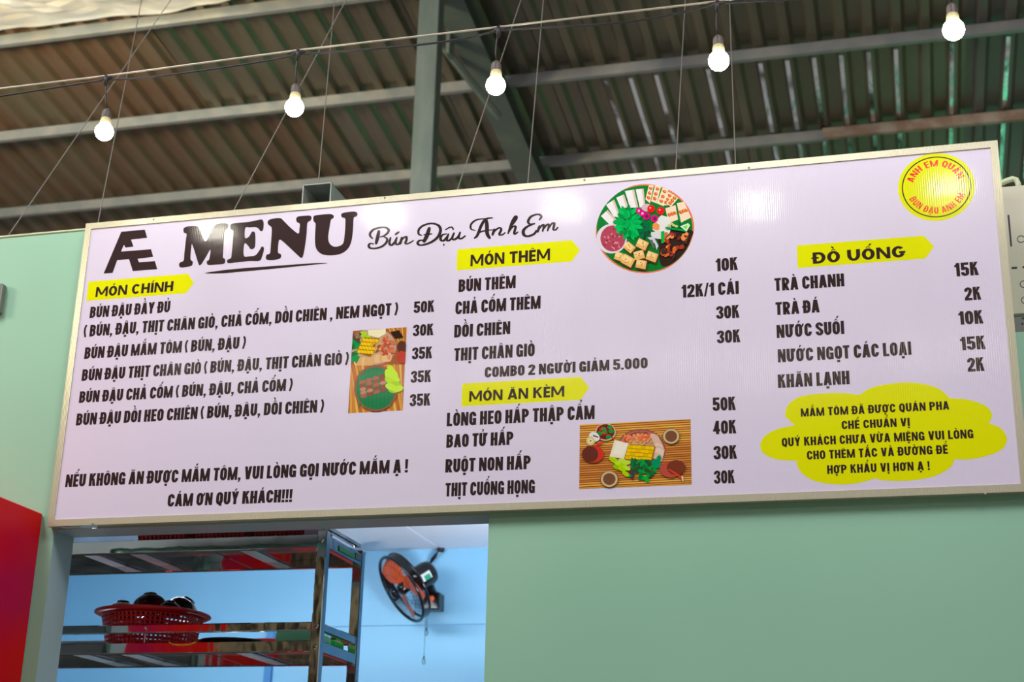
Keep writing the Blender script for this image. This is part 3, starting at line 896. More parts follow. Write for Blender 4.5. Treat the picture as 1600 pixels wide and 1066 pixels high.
# one mesh per word
words = [SCR[0:8], SCR[8:17], SCR[17:25], SCR[25:]]
words = [SCR[:8], SCR[8:17], SCR[17:25], SCR[25:]]
for wd in words:
    polys = []
    for pts, width in wd:
        pp = catmull(pts, False, 5)
        n = len(pp); L = []; Rr = []
        for i in range(n):
            a, c = pp[max(i - 1, 0)], pp[min(i + 1, n - 1)]
            dx, dy = c[0] - a[0], c[1] - a[1]; d = math.hypot(dx, dy) or 1
            e = math.sin(math.pi * i / (n - 1)) ** 0.5 if n > 2 else 1
            vert = abs(dy) / d
            ww = width * (0.45 + 0.55 * e) * (1.2 + 0.9 * vert) / 2
            L.append((pp[i][0] - dy / d * ww, pp[i][1] + dx / d * ww)); Rr.append((pp[i][0] + dy / d * ww, pp[i][1] - dx / d * ww))
        for i in range(n - 1):
            polys.append(bd([L[i], L[i + 1], Rr[i + 1], Rr[i]], 560, 320, 4.706))
    flat('script_word', polys, 1, M_dark)

# cloud note
segs = [[(665, 208), (740, 165), (880, 140), (1000, 142), (1110, 170), (1180, 228)], [(1180, 228), (1280, 235), (1380, 270), (1418, 320), (1400, 370)],
        [(1400, 370), (1470, 400), (1503, 460), (1470, 520), (1370, 560), (1270, 575), (1205, 573)], [(1205, 573), (1180, 620), (1090, 670), (950, 695), (820, 695), (755, 683)],
        [(755, 683), (650, 710), (540, 717), (420, 700), (340, 655), (308, 600), (312, 582)], [(312, 582), (200, 575), (120, 540), (102, 490), (130, 440), (200, 402), (300, 380)],
        [(300, 380), (248, 335), (245, 305), (265, 258), (340, 215), (500, 197), (600, 200), (665, 208)]]
out = []
for sg in segs:
    out += catmull(sg, False, 5)[:-1]
cloud = flat('note_cloud', [bd(out, 1160, 560, 3.636)], 0, M_yel)
cloud['label'] = 'yellow cloud shape with five lines of writing'
for s, a, c, cap in [('MẮM TÔM ĐÃ ĐƯỢC QUÁN PHA', (1251.6, 652.7), (1483.2, 638.9), 13), ('CHẾ CHUẨN VỊ', (1315.4, 670.8), (1421.8, 666.2), 13),
                     ('QUÝ KHÁCH CHƯA VỪA MIỆNG VUI LÒNG', (1221.9, 699.7), (1521.1, 683.2), 13.5), ('CHO THÊM TẮC VÀ ĐƯỜNG ĐỂ', (1261.2, 720), (1481.2, 707.5), 13.5),
                     ('HỢP KHẨU VỊ HƠN Ạ !', (1292.8, 741.5), (1452.9, 733.8), 13.5)]:
    line(s, a, c, cap, Style(0.235, 0.185, 0.62, 0.26, gap=0.10, space=0.32), cloud, 2)

# round shop badge (writing only, no mascot)
LC = (2.8170, 3.5195); LR = 0.1092
def circ(c, r, n=64):
    return [(c[0] + r * math.cos(2 * math.pi * i / n), c[1] + r * math.sin(2 * math.pi * i / n)) for i in range(n)]
badge = flat('badge', [circ(LC, LR)], 1, M_yel); badge['label'] = 'round yellow shop badge with red writing'
rp = pen([(LC[0] + LR * 0.885 * math.cos(2 * math.pi * i / 72), LC[1] + LR * 0.885 * math.sin(2 * math.pi * i / 72)) for i in range(72)], 0.0034, 0.0034, True)
flat('badge_ring', rp, 2, M_dark, badge)
SB = Style(0.22, 0.15, 0.66, 0.34, gap=0.14, space=0.40)
def arc_text(s, r, cap, a0, a1, up):
    polys, wd = text_polys(s, SB)
    out = []
    for pl in polys:
        q = []
        for x_, y_ in pl:
            th = math.radians(a0 + (a1 - a0) * x_ / wd)
            rr = r + (y_ * cap if up else -y_ * cap)
            if not up: rr = r - (y_ - 1) * cap
            q.append((LC[0] + rr * math.cos(th), LC[1] + rr * math.sin(th)))
        out.append(q)
    return flat('badge_text', out, 2, M_red_p, badge)
arc_text('ANH EM QUÁN', LR * 0.61, LR * 0.19, 163, 17, True)
arc_text('BÚN ĐẬU ANH EM', LR * 0.60, LR * 0.19, 202, 338, False)


# ---- the three printed food photographs: flat colour shapes
class Print:
    def __init__(s, ox, oy, sc):
        s.o = (ox, oy, sc); s.p = []; s.c = []; s.l = []; s.n = 0
    def poly(s, pts, c):
        s.p.append(bd(pts, *s.o)); s.c.append(c); s.l.append(s.n); s.n += 1
    def ell(s, cx, cy, rx, ry, c, rot=0, n=20, wob=0):
        pts = []
        for i in range(n):
            a = 2 * math.pi * i / n; k = 1 + wob * (random.random() - 0.5)
            x_, y_ = rx * k * math.cos(a), ry * k * math.sin(a)
            cr, sr = math.cos(rot), math.sin(rot)
            pts.append((cx + x_ * cr - y_ * sr, cy + x_ * sr + y_ * cr))
        s.poly(pts, c)
    def quad(s, cx, cy, w_, h, c, rot=0):
        cr, sr = math.cos(rot), math.sin(rot)
        s.poly([(cx + x_ * cr - y_ * sr, cy + x_ * sr + y_ * cr) for x_, y_ in ((-w_ / 2, -h / 2), (w_ / 2, -h / 2), (w_ / 2, h / 2), (-w_ / 2, h / 2))], c)
    def leaf(s, cx, cy, L, wd, c, rot):
        s.poly([(cx + (x_ * L) * math.cos(rot) - (y_ * wd) * math.sin(rot), cy + (x_ * L) * math.sin(rot) + (y_ * wd) * math.cos(rot)) for x_, y_ in ((-1, 0), (-.5, -.8), (0, -1), (.6, -.6), (1, 0), (.6, .6), (0, 1), (-.5, .8))], c)
    def build(s, label, clip=None):
        vs = []; fs = []
        for pl, ly in zip(s.p, s.l):
            k = len(vs)
            if clip:
                pl = [clip(p) for p in pl]
            a = sum(pl[i][0] * pl[(i + 1) % len(pl)][1] - pl[(i + 1) % len(pl)][0] * pl[i][1] for i in range(len(pl)))
            if a < 0: pl = pl[::-1]
            y = PY - 0.0001 - 0.000012 * ly
            vs += [(p[0], y, p[1]) for p in pl]
            fs.append(tuple(range(k, k + len(pl))))
        o = mesh_obj('food_print', vs, fs, M_print, board, colors=s.c)
        o['label'] = label
        return o
G1, G2, G3 = (0.005, 0.20, 0.03), (0.0, 0.42, 0.06), (0.01, 0.09, 0.03)
# round platter
P = Print(900, 270, 6.27)
P.ell(672, 548, 487, 437, (0.80, 0.20, 0.08), n=64)
P.ell(672, 548, 470, 424, G1, n=64)
for i in range(18):
    a = i / 18 * 6.28
    P.leaf(672 + 360 * math.cos(a), 548 + 320 * math.sin(a), 90, 20, (0.0, 0.26, 0.05) if i % 2 else (0.0, 0.14, 0.03), a + 1.2)
P.poly(catmull([(780, 560), (1120, 560), (1130, 640), (1060, 780), (930, 900), (830, 900), (810, 700)], True), (0.035, 0.02, 0.015))
for a, bq, c_, d in (((245, 425), (310, 365), (425, 490), (330, 510)), ((295, 315), (375, 262), (440, 440), (370, 430)), ((395, 245), (470, 212), (515, 340), (440, 350)), ((480, 180), (570, 165), (610, 340), (530, 345)), ((585, 165), (662, 155), (680, 330), (625, 340))):
    P.poly([a, bq, c_, d], (0.80, 0.79, 0.80))
    P.poly([((bq[0] * 3 + a[0]) / 4, (bq[1] * 3 + a[1]) / 4), bq, c_, ((c_[0] * 3 + d[0]) / 4, (c_[1] * 3 + d[1]) / 4)], (0.62, 0.55, 0.42))
for a, bq, c_, d in (((680, 260), (715, 122), (762, 125), (725, 300)), ((735, 280), (775, 125), (835, 130), (790, 300)), ((790, 300), (850, 145), (905, 165), (860, 330)), ((840, 320), (905, 185), (955, 215), (900, 320)), ((885, 300), (955, 215), (1003, 250), (930, 335)), ((875, 350), (975, 318), (1000, 460), (910, 495)), ((988, 300), (1060, 285), (1128, 440), (1030, 490))):
    P.poly([a, bq, c_, d], (0.86, 0.70, 0.50))
    for f in (0.2, 0.5, 0.78):
        mx = (a[0] + d[0]) / 2 * f + (bq[0] + c_[0]) / 2 * (1 - f); my = (a[1] + d[1]) / 2 * f + (bq[1] + c_[1]) / 2 * (1 - f)
        P.ell(mx, my, 20, 17, (0.62, 0.12, 0.02), 0.6, 9, 0.3); P.ell(mx + 4, my - 5, 9, 7, (0.85, 0.35, 0.06), 0.6, 7)
P.ell(350, 648, 150, 145, (0.70, 0.68, 0.76), n=36); P.ell(362, 645, 122, 128, (0.42, 0.06, 0.10), n=36)
for i in range(26):
    a = random.random() * 6.28; r = random.random() ** .5 * 105
    P.ell(362 + r * math.cos(a), 645 + r * math.sin(a), 14, 6, random.choice([(0.62, 0.16, 0.24), (0.75, 0.30, 0.38), (0.26, 0.02, 0.05)]), random.random() * 3, 7)
P.ell(845, 540, 85, 120, (0.72, 0.76, 0.72), 0.2, 20, 0.15); P.ell(790, 600, 60, 50, (0.66, 0.70, 0.68), 0, 14, 0.2)
P.ell(690, 345, 50, 40, (0.62, 0.45, 0.50), 0, 12, 0.2); P.ell(785, 530, 38, 38, (0.80, 0.30, 0.08), 0, 12, 0.3)
for i in range(22):
    a = random.random() * 6.28; r = random.random() * 95
    P.leaf(680 + r * math.cos(a), 560 + 0.8 * r * math.sin(a), 50, 16, random.choice([G3, (0.0, 0.16, 0.06), (0.01, 0.05, 0.03)]), a)
for i in range(70):
    a = random.random() * 6.28; r = random.random() ** .6 * 125
    P.leaf(515 + r * 0.95 * math.cos(a), 490 + 1.2 * r * math.sin(a), 42, 19, random.choice([(0.0, 0.40, 0.08), (0.0, 0.52, 0.10), (0.0, 0.26, 0.05)]), a)
for (cx, cy, r) in ((737, 357, 38), (830, 377, 38)):
    P.ell(cx, cy, r, r, (0.75, 0.01, 0.01), n=20); P.ell(cx - 8, cy - 10, 8, 7, (1, 0.6, 0.5))
for (cx, cy, r) in ((615, 375, 28), (650, 400, 30), (692, 428, 36), (770, 452, 34)):
    P.ell(cx, cy, r, r, (0.66, 0.0, 0.22), n=18); P.ell(cx + 2, cy + 2, r * .45, r * .45, (0.10, 0.02, 0.06) if cx > 660 else (0.85, 0.35, 0.5), n=12)
for (cx, cy, s_, ro) in ((525, 735, 95, .7), (650, 705, 105, .45), (430, 825, 95, .35), (620, 810, 100, -.25), (745, 825, 105, .35), (510, 865, 115, .5), (640, 900, 100, .2)):
    P.quad(cx + 8, cy + 14, s_, s_ * .9, (0.10, 0.04, 0.01), ro); P.quad(cx, cy, s_, s_ * .82, (0.78, 0.48, 0.15), ro); P.quad(cx - 6, cy - 14, s_ * .8, s_ * .45, (0.90, 0.66, 0.28), ro)
    for k_ in range(3): P.ell(cx + random.uniform(-30, 30), cy + random.uniform(-25, 25), 8, 6, (0.50, 0.16, 0.03), 0, 7)
P.poly([(700, 640), (760, 630), (810, 720), (790, 760), (775, 700)], (0.60, 0.60, 0.75)); P.poly([(720, 665), (750, 660), (775, 740), (760, 750)], (0.10, 0.16, 0.10))
for i in range(34):
    t_ = random.random(); cx = 850 + 240 * t_; cy = random.uniform(600, 880 - 210 * t_ * t_)
    P.ell(cx, cy, random.uniform(16, 36), random.uniform(12, 24), random.choice([(0.70, 0.14, 0.03), (0.82, 0.28, 0.08), (0.40, 0.04, 0.02), (0.16, 0.03, 0.02), (0.05, 0.03, 0.02)]), random.random() * 3, 9, 0.3)
P.poly([(835, 580), (868, 575), (865, 690), (838, 698)], (0.0, 0.45, 0.05)); P.poly([(878, 535), (1080, 560), (1090, 585), (880, 552)], (0.0, 0.30, 0.06))
P.poly([(1020, 530), (1100, 498), (1120, 520), (1085, 582)], (0.62, 0.85, 0.55)); P.poly([(1045, 535), (1095, 515), (1085, 560)], (0.15, 0.70, 0.10))
for (cx, cy) in ((960, 520), (940, 505), (985, 530), (915, 520)): P.ell(cx, cy, 18, 12, random.choice([(0.5, 0.6, 0.2), (0.85, 0.8, 0.6)]), 0, 8)
cen = at(900 + 672 / 6.27, 270 + 548 / 6.27, PY); rad = abs(at(900 + 1159 / 6.27, 270 + 548 / 6.27, PY).x - cen.x)
def clipc(p):
    dx, dz = p[0] - cen.x, p[1] - cen.z; d = math.hypot(dx, dz)
    return p if d <= rad else (cen.x + dx / d * rad, cen.z + dz / d * rad)
P.build('round printed photograph of a filled noodle and tofu platter', clipc)


def clipq(o, c4):
    q = bd(c4, *o)
    xa = (q[0][0] + q[3][0]) / 2; xb = (q[1][0] + q[2][0]) / 2; za = (q[2][1] + q[3][1]) / 2; zb = (q[0][1] + q[1][1]) / 2
    return lambda p: (min(max(p[0], xa), xb), min(max(p[1], za), zb))
WOOD = [(0.72, 0.36, 0.05), (0.62, 0.24, 0.04), (0.80, 0.48, 0.09), (0.50, 0.16, 0.03)]
# tall photo
P = Print(520, 490, 6.27)
P.poly([(195, 165), (722, 135), (690, 950), (150, 982)], (0.36, 0.11, 0.03))
for i in range(20):
    x_ = 130 + i * 31
    P.poly([(x_ - 40, 500), (x_ - 15, 500), (x_ + 62, 985), (x_ + 34, 985)], WOOD[i % 4])
for i in range(9):
    P.poly([(540 + i * 22, 130), (555 + i * 22, 130), (720 + i * 20, 420), (700 + i * 20, 420)], WOOD[i % 4])
P.ell(400, 330, 235, 195, (0.42, 0.13, 0.05), 0, 40); P.ell(400, 325, 220, 178, (0.50, 0.40, 0.28), 0, 40); P.ell(395, 320, 205, 165, (0.58, 0.36, 0.18), 0, 40)
for i in range(14):
    P.ell(230 + i * 25, 470 - 3 * i * (i > 6), 24, 45, random.choice([(0.72, 0.42, 0.16), (0.80, 0.52, 0.24)]), 0.1, 10)
for i in range(18): P.leaf(random.uniform(190, 260), random.uniform(260, 460), 45, 20, random.choice([(0.0, 0.32, 0.06), (0.02, 0.14, 0.04)]), random.random() * 3)
for i in range(12): P.ell(random.uniform(200, 280), random.uniform(190, 270), 26, 15, random.choice([(0.20, 0.08, 0.05), (0.30, 0.18, 0.10), (0.10, 0.05, 0.04)]), random.random() * 3, 8)
for i in range(7): P.leaf(random.uniform(280, 350), random.uniform(180, 260), 35, 17, (0.35, 0.72, 0.02), random.random() * 3)
P.poly([(345, 165), (520, 150), (520, 200), (450, 240), (350, 215)], (0.85, 0.82, 0.52))
P.poly([(300, 235), (455, 245), (370, 425), (230, 380)], (0.32, 0.12, 0.02))
for r_ in range(4):
    for c_ in range(5):
        u = (c_ + .5) / 5; v = (r_ + .5) / 4
        cx = 300 + (455 - 300) * u + (235 - 300) * v; cy = 240 + 12 * u + 150 * v
        P.quad(cx, cy, 29, 32, (0.90, 0.62, 0.0), 0.35)
for i in range(60):
    a = random.random() * 6.28; r = random.random() ** .5
    P.ell(540 + 70 * r * math.cos(a), 335 + 110 * r * math.sin(a), 14, 10, random.choice([(0.75, 0.16, 0.08), (0.60, 0.08, 0.04), (0.85, 0.30, 0.16)]), random.random() * 3, 7)
for i in range(14): P.ell(random.uniform(395, 470), random.uniform(270, 390), 20, 9, random.choice([(0.75, 0.45, 0.05), (0.35, 0.06, 0.08)]), -0.8, 8)
P.poly([(565, 185), (650, 165), (695, 235), (610, 245)], (0.03, 0.015, 0.01)); P.ell(680, 330, 48, 60, (0.10, 0.03, 0.02), 0, 16); P.ell(678, 430, 45, 62, (0.55, 0.05, 0.03), 0, 16)
P.ell(425, 735, 215, 228, (0.34, 0.09, 0.05), 0, 44); P.ell(425, 735, 195, 208, (0.01, 0.20, 0.06), 0, 44)
for i in range(9): P.poly([(260 + i * 38, 560), (268 + i * 38, 560), (262 + i * 38, 930), (254 + i * 38, 930)], (0.0, 0.26, 0.08))
for r_ in range(5):
    for c_ in range(4):
        P.ell(292 + c_ * 65 + r_ * 3, 675 + r_ * 34 - c_ * 20, 33, 19, random.choice([(0.40, 0.12, 0.07), (0.55, 0.22, 0.14), (0.26, 0.07, 0.04)]), -0.25, 10, 0.2)
for (cx, cy, ro) in ((575, 560, 1.2), (600, 590, .9), (545, 600, 1.3), (610, 640, .5), (560, 660, .6), (620, 700, .2), (600, 750, 0), (640, 740, -.2), (570, 720, .3)):
    P.ell(cx, cy, 55, 32, random.choice([(0.45, 0.78, 0.0), (0.52, 0.86, 0.02), (0.36, 0.66, 0.0)]), ro, 14)
P.build('tall printed photograph of two food plates on bamboo', clipq(P.o, [(195, 168), (722, 137), (690, 948), (150, 980)]))
# wide photo
P = Print(880, 640, 6.9565)
P.poly([(180, 170), (1385, 100), (1397, 812), (172, 870)], (0.28, 0.08, 0.02))
for i in range(30):
    y_ = 165 + i * 24.5
    cc = [(0.85, 0.50, 0.08), (0.70, 0.30, 0.05), (0.78, 0.42, 0.06)][i % 3]
    if 420 < y_ < 780: cc = tuple(c_ * k_ for c_, k_ in zip(cc, (0.80, 0.60, 0.7)))
    P.poly([(170, y_), (1400, y_ - 72), (1400, y_ - 57), (170, y_ + 15)], cc)
P.ell(845, 440, 268, 230, (0.34, 0.10, 0.06), 0, 48); P.ell(845, 445, 250, 212, (0.55, 0.32, 0.20), 0, 48)
for i in range(26):
    a = math.radians(200 + i * 5); P.ell(845 + 205 * math.cos(a), 440 + 185 * math.sin(a), 24, 20, random.choice([(0.30, 0.05, 0.05), (0.42, 0.10, 0.08)]), 0, 8)
for i in range(60): P.ell(random.uniform(650, 960), random.uniform(275, 350), 20, 14, random.choice([(0.80, 0.14, 0.05), (0.88, 0.26, 0.08), (0.85, 0.36, 0.14)]), random.random() * 3, 8)
for i in range(10): P.ell(995 + 12 * i - (i > 5) * (i - 5) * 18, 300 + i * 26, 55, 30, random.choice([(0.72, 0.50, 0.38), (0.80, 0.62, 0.50)]), 0.5, 12)
for i in range(12): P.ell(random.uniform(730, 960), random.uniform(345, 400), 22, 8, (0.80, 0.46, 0.14), -0.8, 8)
P.poly([(560, 330), (722, 375), (665, 540), (505, 515)], (0.84, 0.80, 0.60)); P.poly([(585, 350), (700, 382), (650, 500), (545, 480)], (0.88, 0.87, 0.70))
P.poly([(710, 380), (1000, 400), (975, 565), (660, 540)], (0.42, 0.16, 0.01))
for r_ in range(4):
    for c_ in range(6):
        u = (c_ + .5) / 6; v = (r_ + .5) / 4
        P.quad(710 + 285 * u - 42 * v, 385 + 18 * u + 158 * v, 46, 34, (0.90, 0.62, 0.0) if (r_ + c_) % 3 else (0.80, 0.50, 0.0), 0.05 + (c_ % 2) * .1)
for i in range(60):
    P.leaf(random.uniform(740, 1000), random.uniform(560, 690) + random.choice([0, 60]) * (random.random() < .4), 52, 20, random.choice([(0.0, 0.20, 0.04), (0.0, 0.36, 0.05), (0.02, 0.09, 0.03), (0.07, 0.05, 0.04)]), random.random() * 3)
for i in range(10): P.leaf(random.uniform(970, 1080), random.uniform(530, 620), 45, 24, (0.0, 0.30, 0.12), random.random() * 3)
P.leaf(905, 760, 50, 24, (0.0, 0.50, 0.03), 0.9)
for (cx, cy) in ((555, 560), (600, 590), (640, 560), (585, 630), (650, 610), (690, 580), (690, 640), (640, 650), (680, 700), (545, 545)):
    P.ell(cx, cy, 46, 24, random.choice([(0.42, 0.70, 0.0), (0.52, 0.78, 0.04), (0.30, 0.58, 0.0)]), random.uniform(-.2, .8), 12)
P.ell(462, 250, 112, 95, (0.66, 0.50, 0.30), 0, 28); P.ell(462, 247, 98, 84, (0.14, 0.02, 0.02), 0, 28)
for (cx, cy) in ((440, 215), (510, 195), (455, 250), (525, 240), (400, 265), (495, 300)): P.ell(cx, cy, 28, 22, (0.0, 0.32, 0.04), 0, 12)
for i in range(10): P.ell(random.uniform(390, 540), random.uniform(190, 320), 20, 7, (0.70, 0.02, 0.02), random.random() * 3, 8)
P.ell(340, 300, 62, 48, (0.80, 0.80, 0.78), .6, 18); P.ell(300, 345, 48, 50, (0.70, 0.60, 0.25), 0, 18); P.ell(300, 345, 26, 28, (0.85, 0.75, 0.35), 0, 14); P.ell(300, 345, 8, 9, (0.02, 0.02, 0.02), 0, 8)
P.poly([(330, 280), (385, 300), (380, 312), (325, 292)], (0.02, 0.02, 0.08))
P.ell(325, 490, 120, 95, (0.55, 0.05, 0.02), 0, 24); P.ell(295, 490, 88, 88, (0.14, 0.03, 0.02), 0, 24)
P.poly([(355, 380), (430, 350), (440, 360), (385, 400)], (0.75, 0.04, 0.03)); P.poly([(365, 400), (395, 400), (430, 540), (400, 540)], (0.70, 0.03, 0.02))
for (cx, cy, r) in ((503, 760, 92), (1175, 295, 88)):
    P.ell(cx, cy, r + 5, r * .93 + 4, (0.10, 0.05, 0.02), 0, 28); P.ell(cx, cy, r, r * .93, (0.62, 0.50, 0.24), 0, 28); P.ell(cx, cy, r * .74, r * .70, (0.20, 0.08, 0.04), 0, 24)
P.ell(1160, 660, 110, 85, (0.50, 0.08, 0.05), 0.2, 22); P.ell(1230, 635, 102, 82, (0.20, 0.04, 0.02), 0, 24)
P.poly([(1140, 655), (1160, 650), (1300, 735), (1290, 760)], (0.75, 0.05, 0.02)); P.poly([(1285, 730), (1305, 730), (1308, 785), (1298, 785)], (0.85, 0.70, 0.55))
P.build('wide printed photograph of a food tray and dipping bowls on bamboo', clipq(P.o, [(182, 170), (1384, 100), (1397, 812), (173, 870)]))

# ------------------------------------------------------------------ string lights in front of the board
BUL = [((163, 206), (166, 122), -0.40), ((460, 168), (466, 82), -0.409), ((774.5, 133.5), (779, 46), -0.438), ((1123, 95), (1121, 6), -0.488), ((1490, 46.5), (1494, -46), -0.50)]
LBL = ['lit white globe bulb hanging highest above the AE monogram at far left', 'lit white globe bulb hanging above the big word MENU', 'lit white globe bulb hanging just right of the steel post',
       'lit white globe bulb hanging above and right of the round food picture', 'lit white globe bulb hanging above the round yellow badge']
def make_bulb(c, knot, lab):
    r = 0.0292
    t = thing('light_bulb', lab, 'light bulb', c, 'bulbs of the string light')
    Mx = Matrix.Translation(c)
    prof = [(0.0005, -r)] + [(r * math.sin(math.radians(a)), -r * math.cos(math.radians(a))) for a in range(15, 141, 12)] + [(0.0175, 0.026)]
    o = MB().lathe(prof, Mx, 28).obj('globe', M_bulb, t, True)
    MB().lathe([(0.0177, 0.022), (0.0175, 0.036), (0.0165, 0.043), (0.0150, 0.047)], Mx, 24).obj('collar', M_collar, t, True)
    MB().lathe([(0.0148, 0.0465), (0.0152, 0.050), (0.0150, 0.066), (0.0135, 0.073), (0.008, 0.079), (0.0045, 0.082), (0.0005, 0.082)], Mx, 20).obj('socket', M_socket, t, True)
    top = Vector(knot)
    a = Vector(c) + Vector((0, 0, 0.08))
    midp = (a + top) / 2 + Vector((-0.004, 0, 0.002))
    MB().tube([a, a.lerp(midp, .5) + Vector((-0.002, 0, 0)), midp, top], 0.0024, 7).obj('drop_cord', M_black, t, True)
    mb = MB(); mb.tube([top - Vector((0, 0, 0.028)), top - Vector((0, 0, 0.01)), top + Vector((0, 0, 0.008))], [0.0045, 0.0085, 0.007], 8)
    mb.tube([top + Vector((-0.022, 0, -0.006)), top, top + Vector((0.022, 0, 0.0))], [0.0035, 0.007, 0.0035], 8)
    mb.tube([top + Vector((0, 0, 0)), top + Vector((0.006, 0, 0.016))], [0.004, 0.002], 6)
    mb.obj('junction_knot', M_black, t, True)
    return t
knots = []
for (c, kx, Y), lab in zip(BUL, LBL):
    cc = at(*c, Y); kk = at(*kx, Y); kk.x = cc.x + (kk.x - cc.x)
    knots.append(kk)
    make_bulb(cc, kk, lab)
kn = knots
# pale support cable drawn tight through the knots
a0 = at(-60, 135, -0.40); e0 = kn[-1] + (kn[-1] - kn[-2]) * 0.8
pts = [kn[0] + (kn[0] - kn[1]) * 1.2 + Vector((0, 0, 0.02))] + [k_ + Vector((0, 0, 0.008)) for k_ in kn] + [e0]
tag(MB().tube(pts, 0.0033, 7).obj('support_cable', M_wire, None, True), 'taut pale support cable running above the string of bulbs', 'cable')
# black power cord looping below it
pc = []
for i in range(len(pts) - 1):
    A, B_ = pts[i], pts[i + 1]
    for s_ in range(12):
        u = s_ / 12
        sag = 0.020 * math.sin(math.pi * u) + 0.004 * math.sin(7 * u + i)
        pc.append(A.lerp(B_, u) + Vector((0, 0.003, -0.009 - sag)))
pc.append(pts[-1] + Vector((0, 0, -0.01)))
tag(MB().tube(pc, 0.0032, 6).obj('power_cord', M_black, None, True), 'thin black power cord drooping along below the pale cable', 'cord')
# second string nearer the viewer, whose bulbs glint low on the board
prev = None
S2 = [(-0.48, -2.0, 3.81), (0.334, -2.0, 3.70), (1.05, -2.0, 3.70), (1.63, -2.0, 3.70), (2.228, -2.0, 3.64), (2.853, -2.0, 3.68)]
ORD = ['first', 'second', 'third', 'fourth', 'fifth', 'sixth']
for c, od in zip(S2, ORD):
    t = make_bulb(Vector(c), Vector(c) + Vector((0, 0, 0.2)), 'lit globe bulb, %s from the left on the nearer string out of frame' % od)
    t['group'] = 'bulbs of the second string outside the picture'
tag(MB().tube([Vector(c) + Vector((0, 0, 0.2)) for c in S2], 0.003, 6).obj('power_cord', M_black), 'black cord of the second string out of frame nearer the viewer', 'cord')

# thin hanger wires from the wall top to the roof
HW = [((20, 358), (111, 226), 'slanting thin wire from the mint wall top left of the board'), ((154, 344), (179, 216), 'steep thin wire above the upper left board corner'),
      ((368, 324), (537, 7), 'slanting thin wire rising past the MENU heading bulb'), ((498, 280), (521, 20), 'steep thin wire above the square steel tube'),
      ((716, 293), (814, 0), 'slanting thin wire passing behind the bulb beside the steel post'), ((825, 283), (849, 0), 'steep thin wire right of the bulb beside the steel post'),
      ((1056, 263), (1068, 47), 'steep thin wire left of the bulb over the round food picture'), ((1149, 250), (1140, 10), 'steep thin wire right of the bulb over the round food picture')]
for a, c, lab in HW:
    A = at(*a, 0.17); dirp = (c[0] - a[0], c[1] - a[1])
    k_ = 1.5 if a[0] > 300 else 3.2
    Bq = at(a[0] + dirp[0] * k_, a[1] + dirp[1] * k_, 1.4)
    A2 = A + (A - Bq).normalized() * 0.06
    tag(MB().tube([A2, Bq], 0.0021, 5).obj('hanger_wire', M_hang), lab, 'wire')
# rail at the wall head that the wires are tied to
tag(MB().bbox((-1.4, 0.158, 3.56), (2.95, 0.185, 3.60), 0.003).obj('tie_rail', M_galv), 'grey steel tie rail hidden behind the board head', 'rail')

# ------------------------------------------------------------------ stainless rack in the opening
RXR, RXL = 0.8423, -0.62
YF, YB = 0.30, 0.665
PW = 0.034
rack = thing('steel_rack', 'polished stainless steel rack standing in the wall opening', 'rack', (0.1, 0.48, 0))
PT = 2.618
for px, py in ((RXR, YF), (RXR, YB), (RXL, YF), (RXL, YB)):
    x0 = px - PW if px > 0 else px
    y0 = py if py == YF else py - PW
    MB().bbox((x0, y0, 0), (x0 + PW, y0 + PW, PT), 0.003).obj('post', M_steel, rack)
tiers = [(2.561, 2.604, 2.600, 2.608), (2.226, 2.261, 2.293, 2.321), (1.84, 1.875, 1.91, 1.935), (1.2, 1.235, 1.27, 1.30)]
for ti, (z0, z1, g0, g1) in enumerate(tiers):
    xl, xr = RXL + PW, RXR - PW
    MB().bbox((xl, YF + 0.002, z0), (xr, YF + 0.027, z1), 0.002).obj('front_rail', M_steel, rack)
    MB().bbox((xl, YB - 0.027, z0), (xr, YB - 0.002, z1), 0.002).obj('back_rail', M_steel, rack)
    for xx in (RXR - 0.027, RXL + 0.002):
        MB().bbox((xx, YF + PW, z0), (xx + 0.025, YB - PW, z1), 0.002).obj('side_rail', M_steel, rack)
    if ti:
        MB().bbox((xl, YF + 0.004, g0), (xr, YF + 0.024, g1), 0.003).obj('guard_rail', M_steel, rack)
        MB().bbox((xl, YB - 0.024, g0), (xr, YB - 0.004, g1), 0.003).obj('guard_rail', M_steel, rack)
        MB().bbox((RXR - 0.025, YF + PW, g0), (RXR - 0.005, YB - PW, g1), 0.003).obj('guard_rail', M_steel, rack)
        for xx in (0.218,):
            MB().bbox((xx - 0.003, YF + 0.008, z1), (xx + 0.003, YF + 0.02, g0), 0.001).obj('spacer', M_steel, rack)
            Mx = Matrix.Translation((xx + 0.004, YF + 0.004, (g0 + g1) / 2)) @ Matrix.Rotation(math.radians(90), 4, 'X')
            MB().lathe([(0.0001, 0.004), (0.004, 0.003), (0.0065, 0.0)], Mx, 10).obj('bolt', M_steel, rack)
    else:
        MB().bbox((RXR - 0.025, YF + PW, 2.622), (RXR - 0.005, YB - PW, 2.640), 0.003).obj('guard_rail', M_steel, rack)
    # deck plates with open gaps between them
    gx = [xl - 0.0, -0.418, -0.244, -0.07, 0.095, 0.475, xr] if ti == 0 else [xl, -0.44, -0.26, -0.06, 0.13, 0.56, xr]
    gx = [xl, -0.33, -0.125, 0.03, 0.37, xr]
    for a, c in zip(gx[:-1], gx[1:]):
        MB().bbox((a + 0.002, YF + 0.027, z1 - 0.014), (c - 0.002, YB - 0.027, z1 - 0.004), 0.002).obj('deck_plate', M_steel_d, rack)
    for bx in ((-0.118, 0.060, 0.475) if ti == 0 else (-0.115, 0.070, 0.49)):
        MB().bbox((bx, YF + 0.027, z1 - 0.020), (bx + 0.050, YB - 0.027, z1 - 0.0145), 0.002).obj('deck_brace', M_bracerefl, rack)
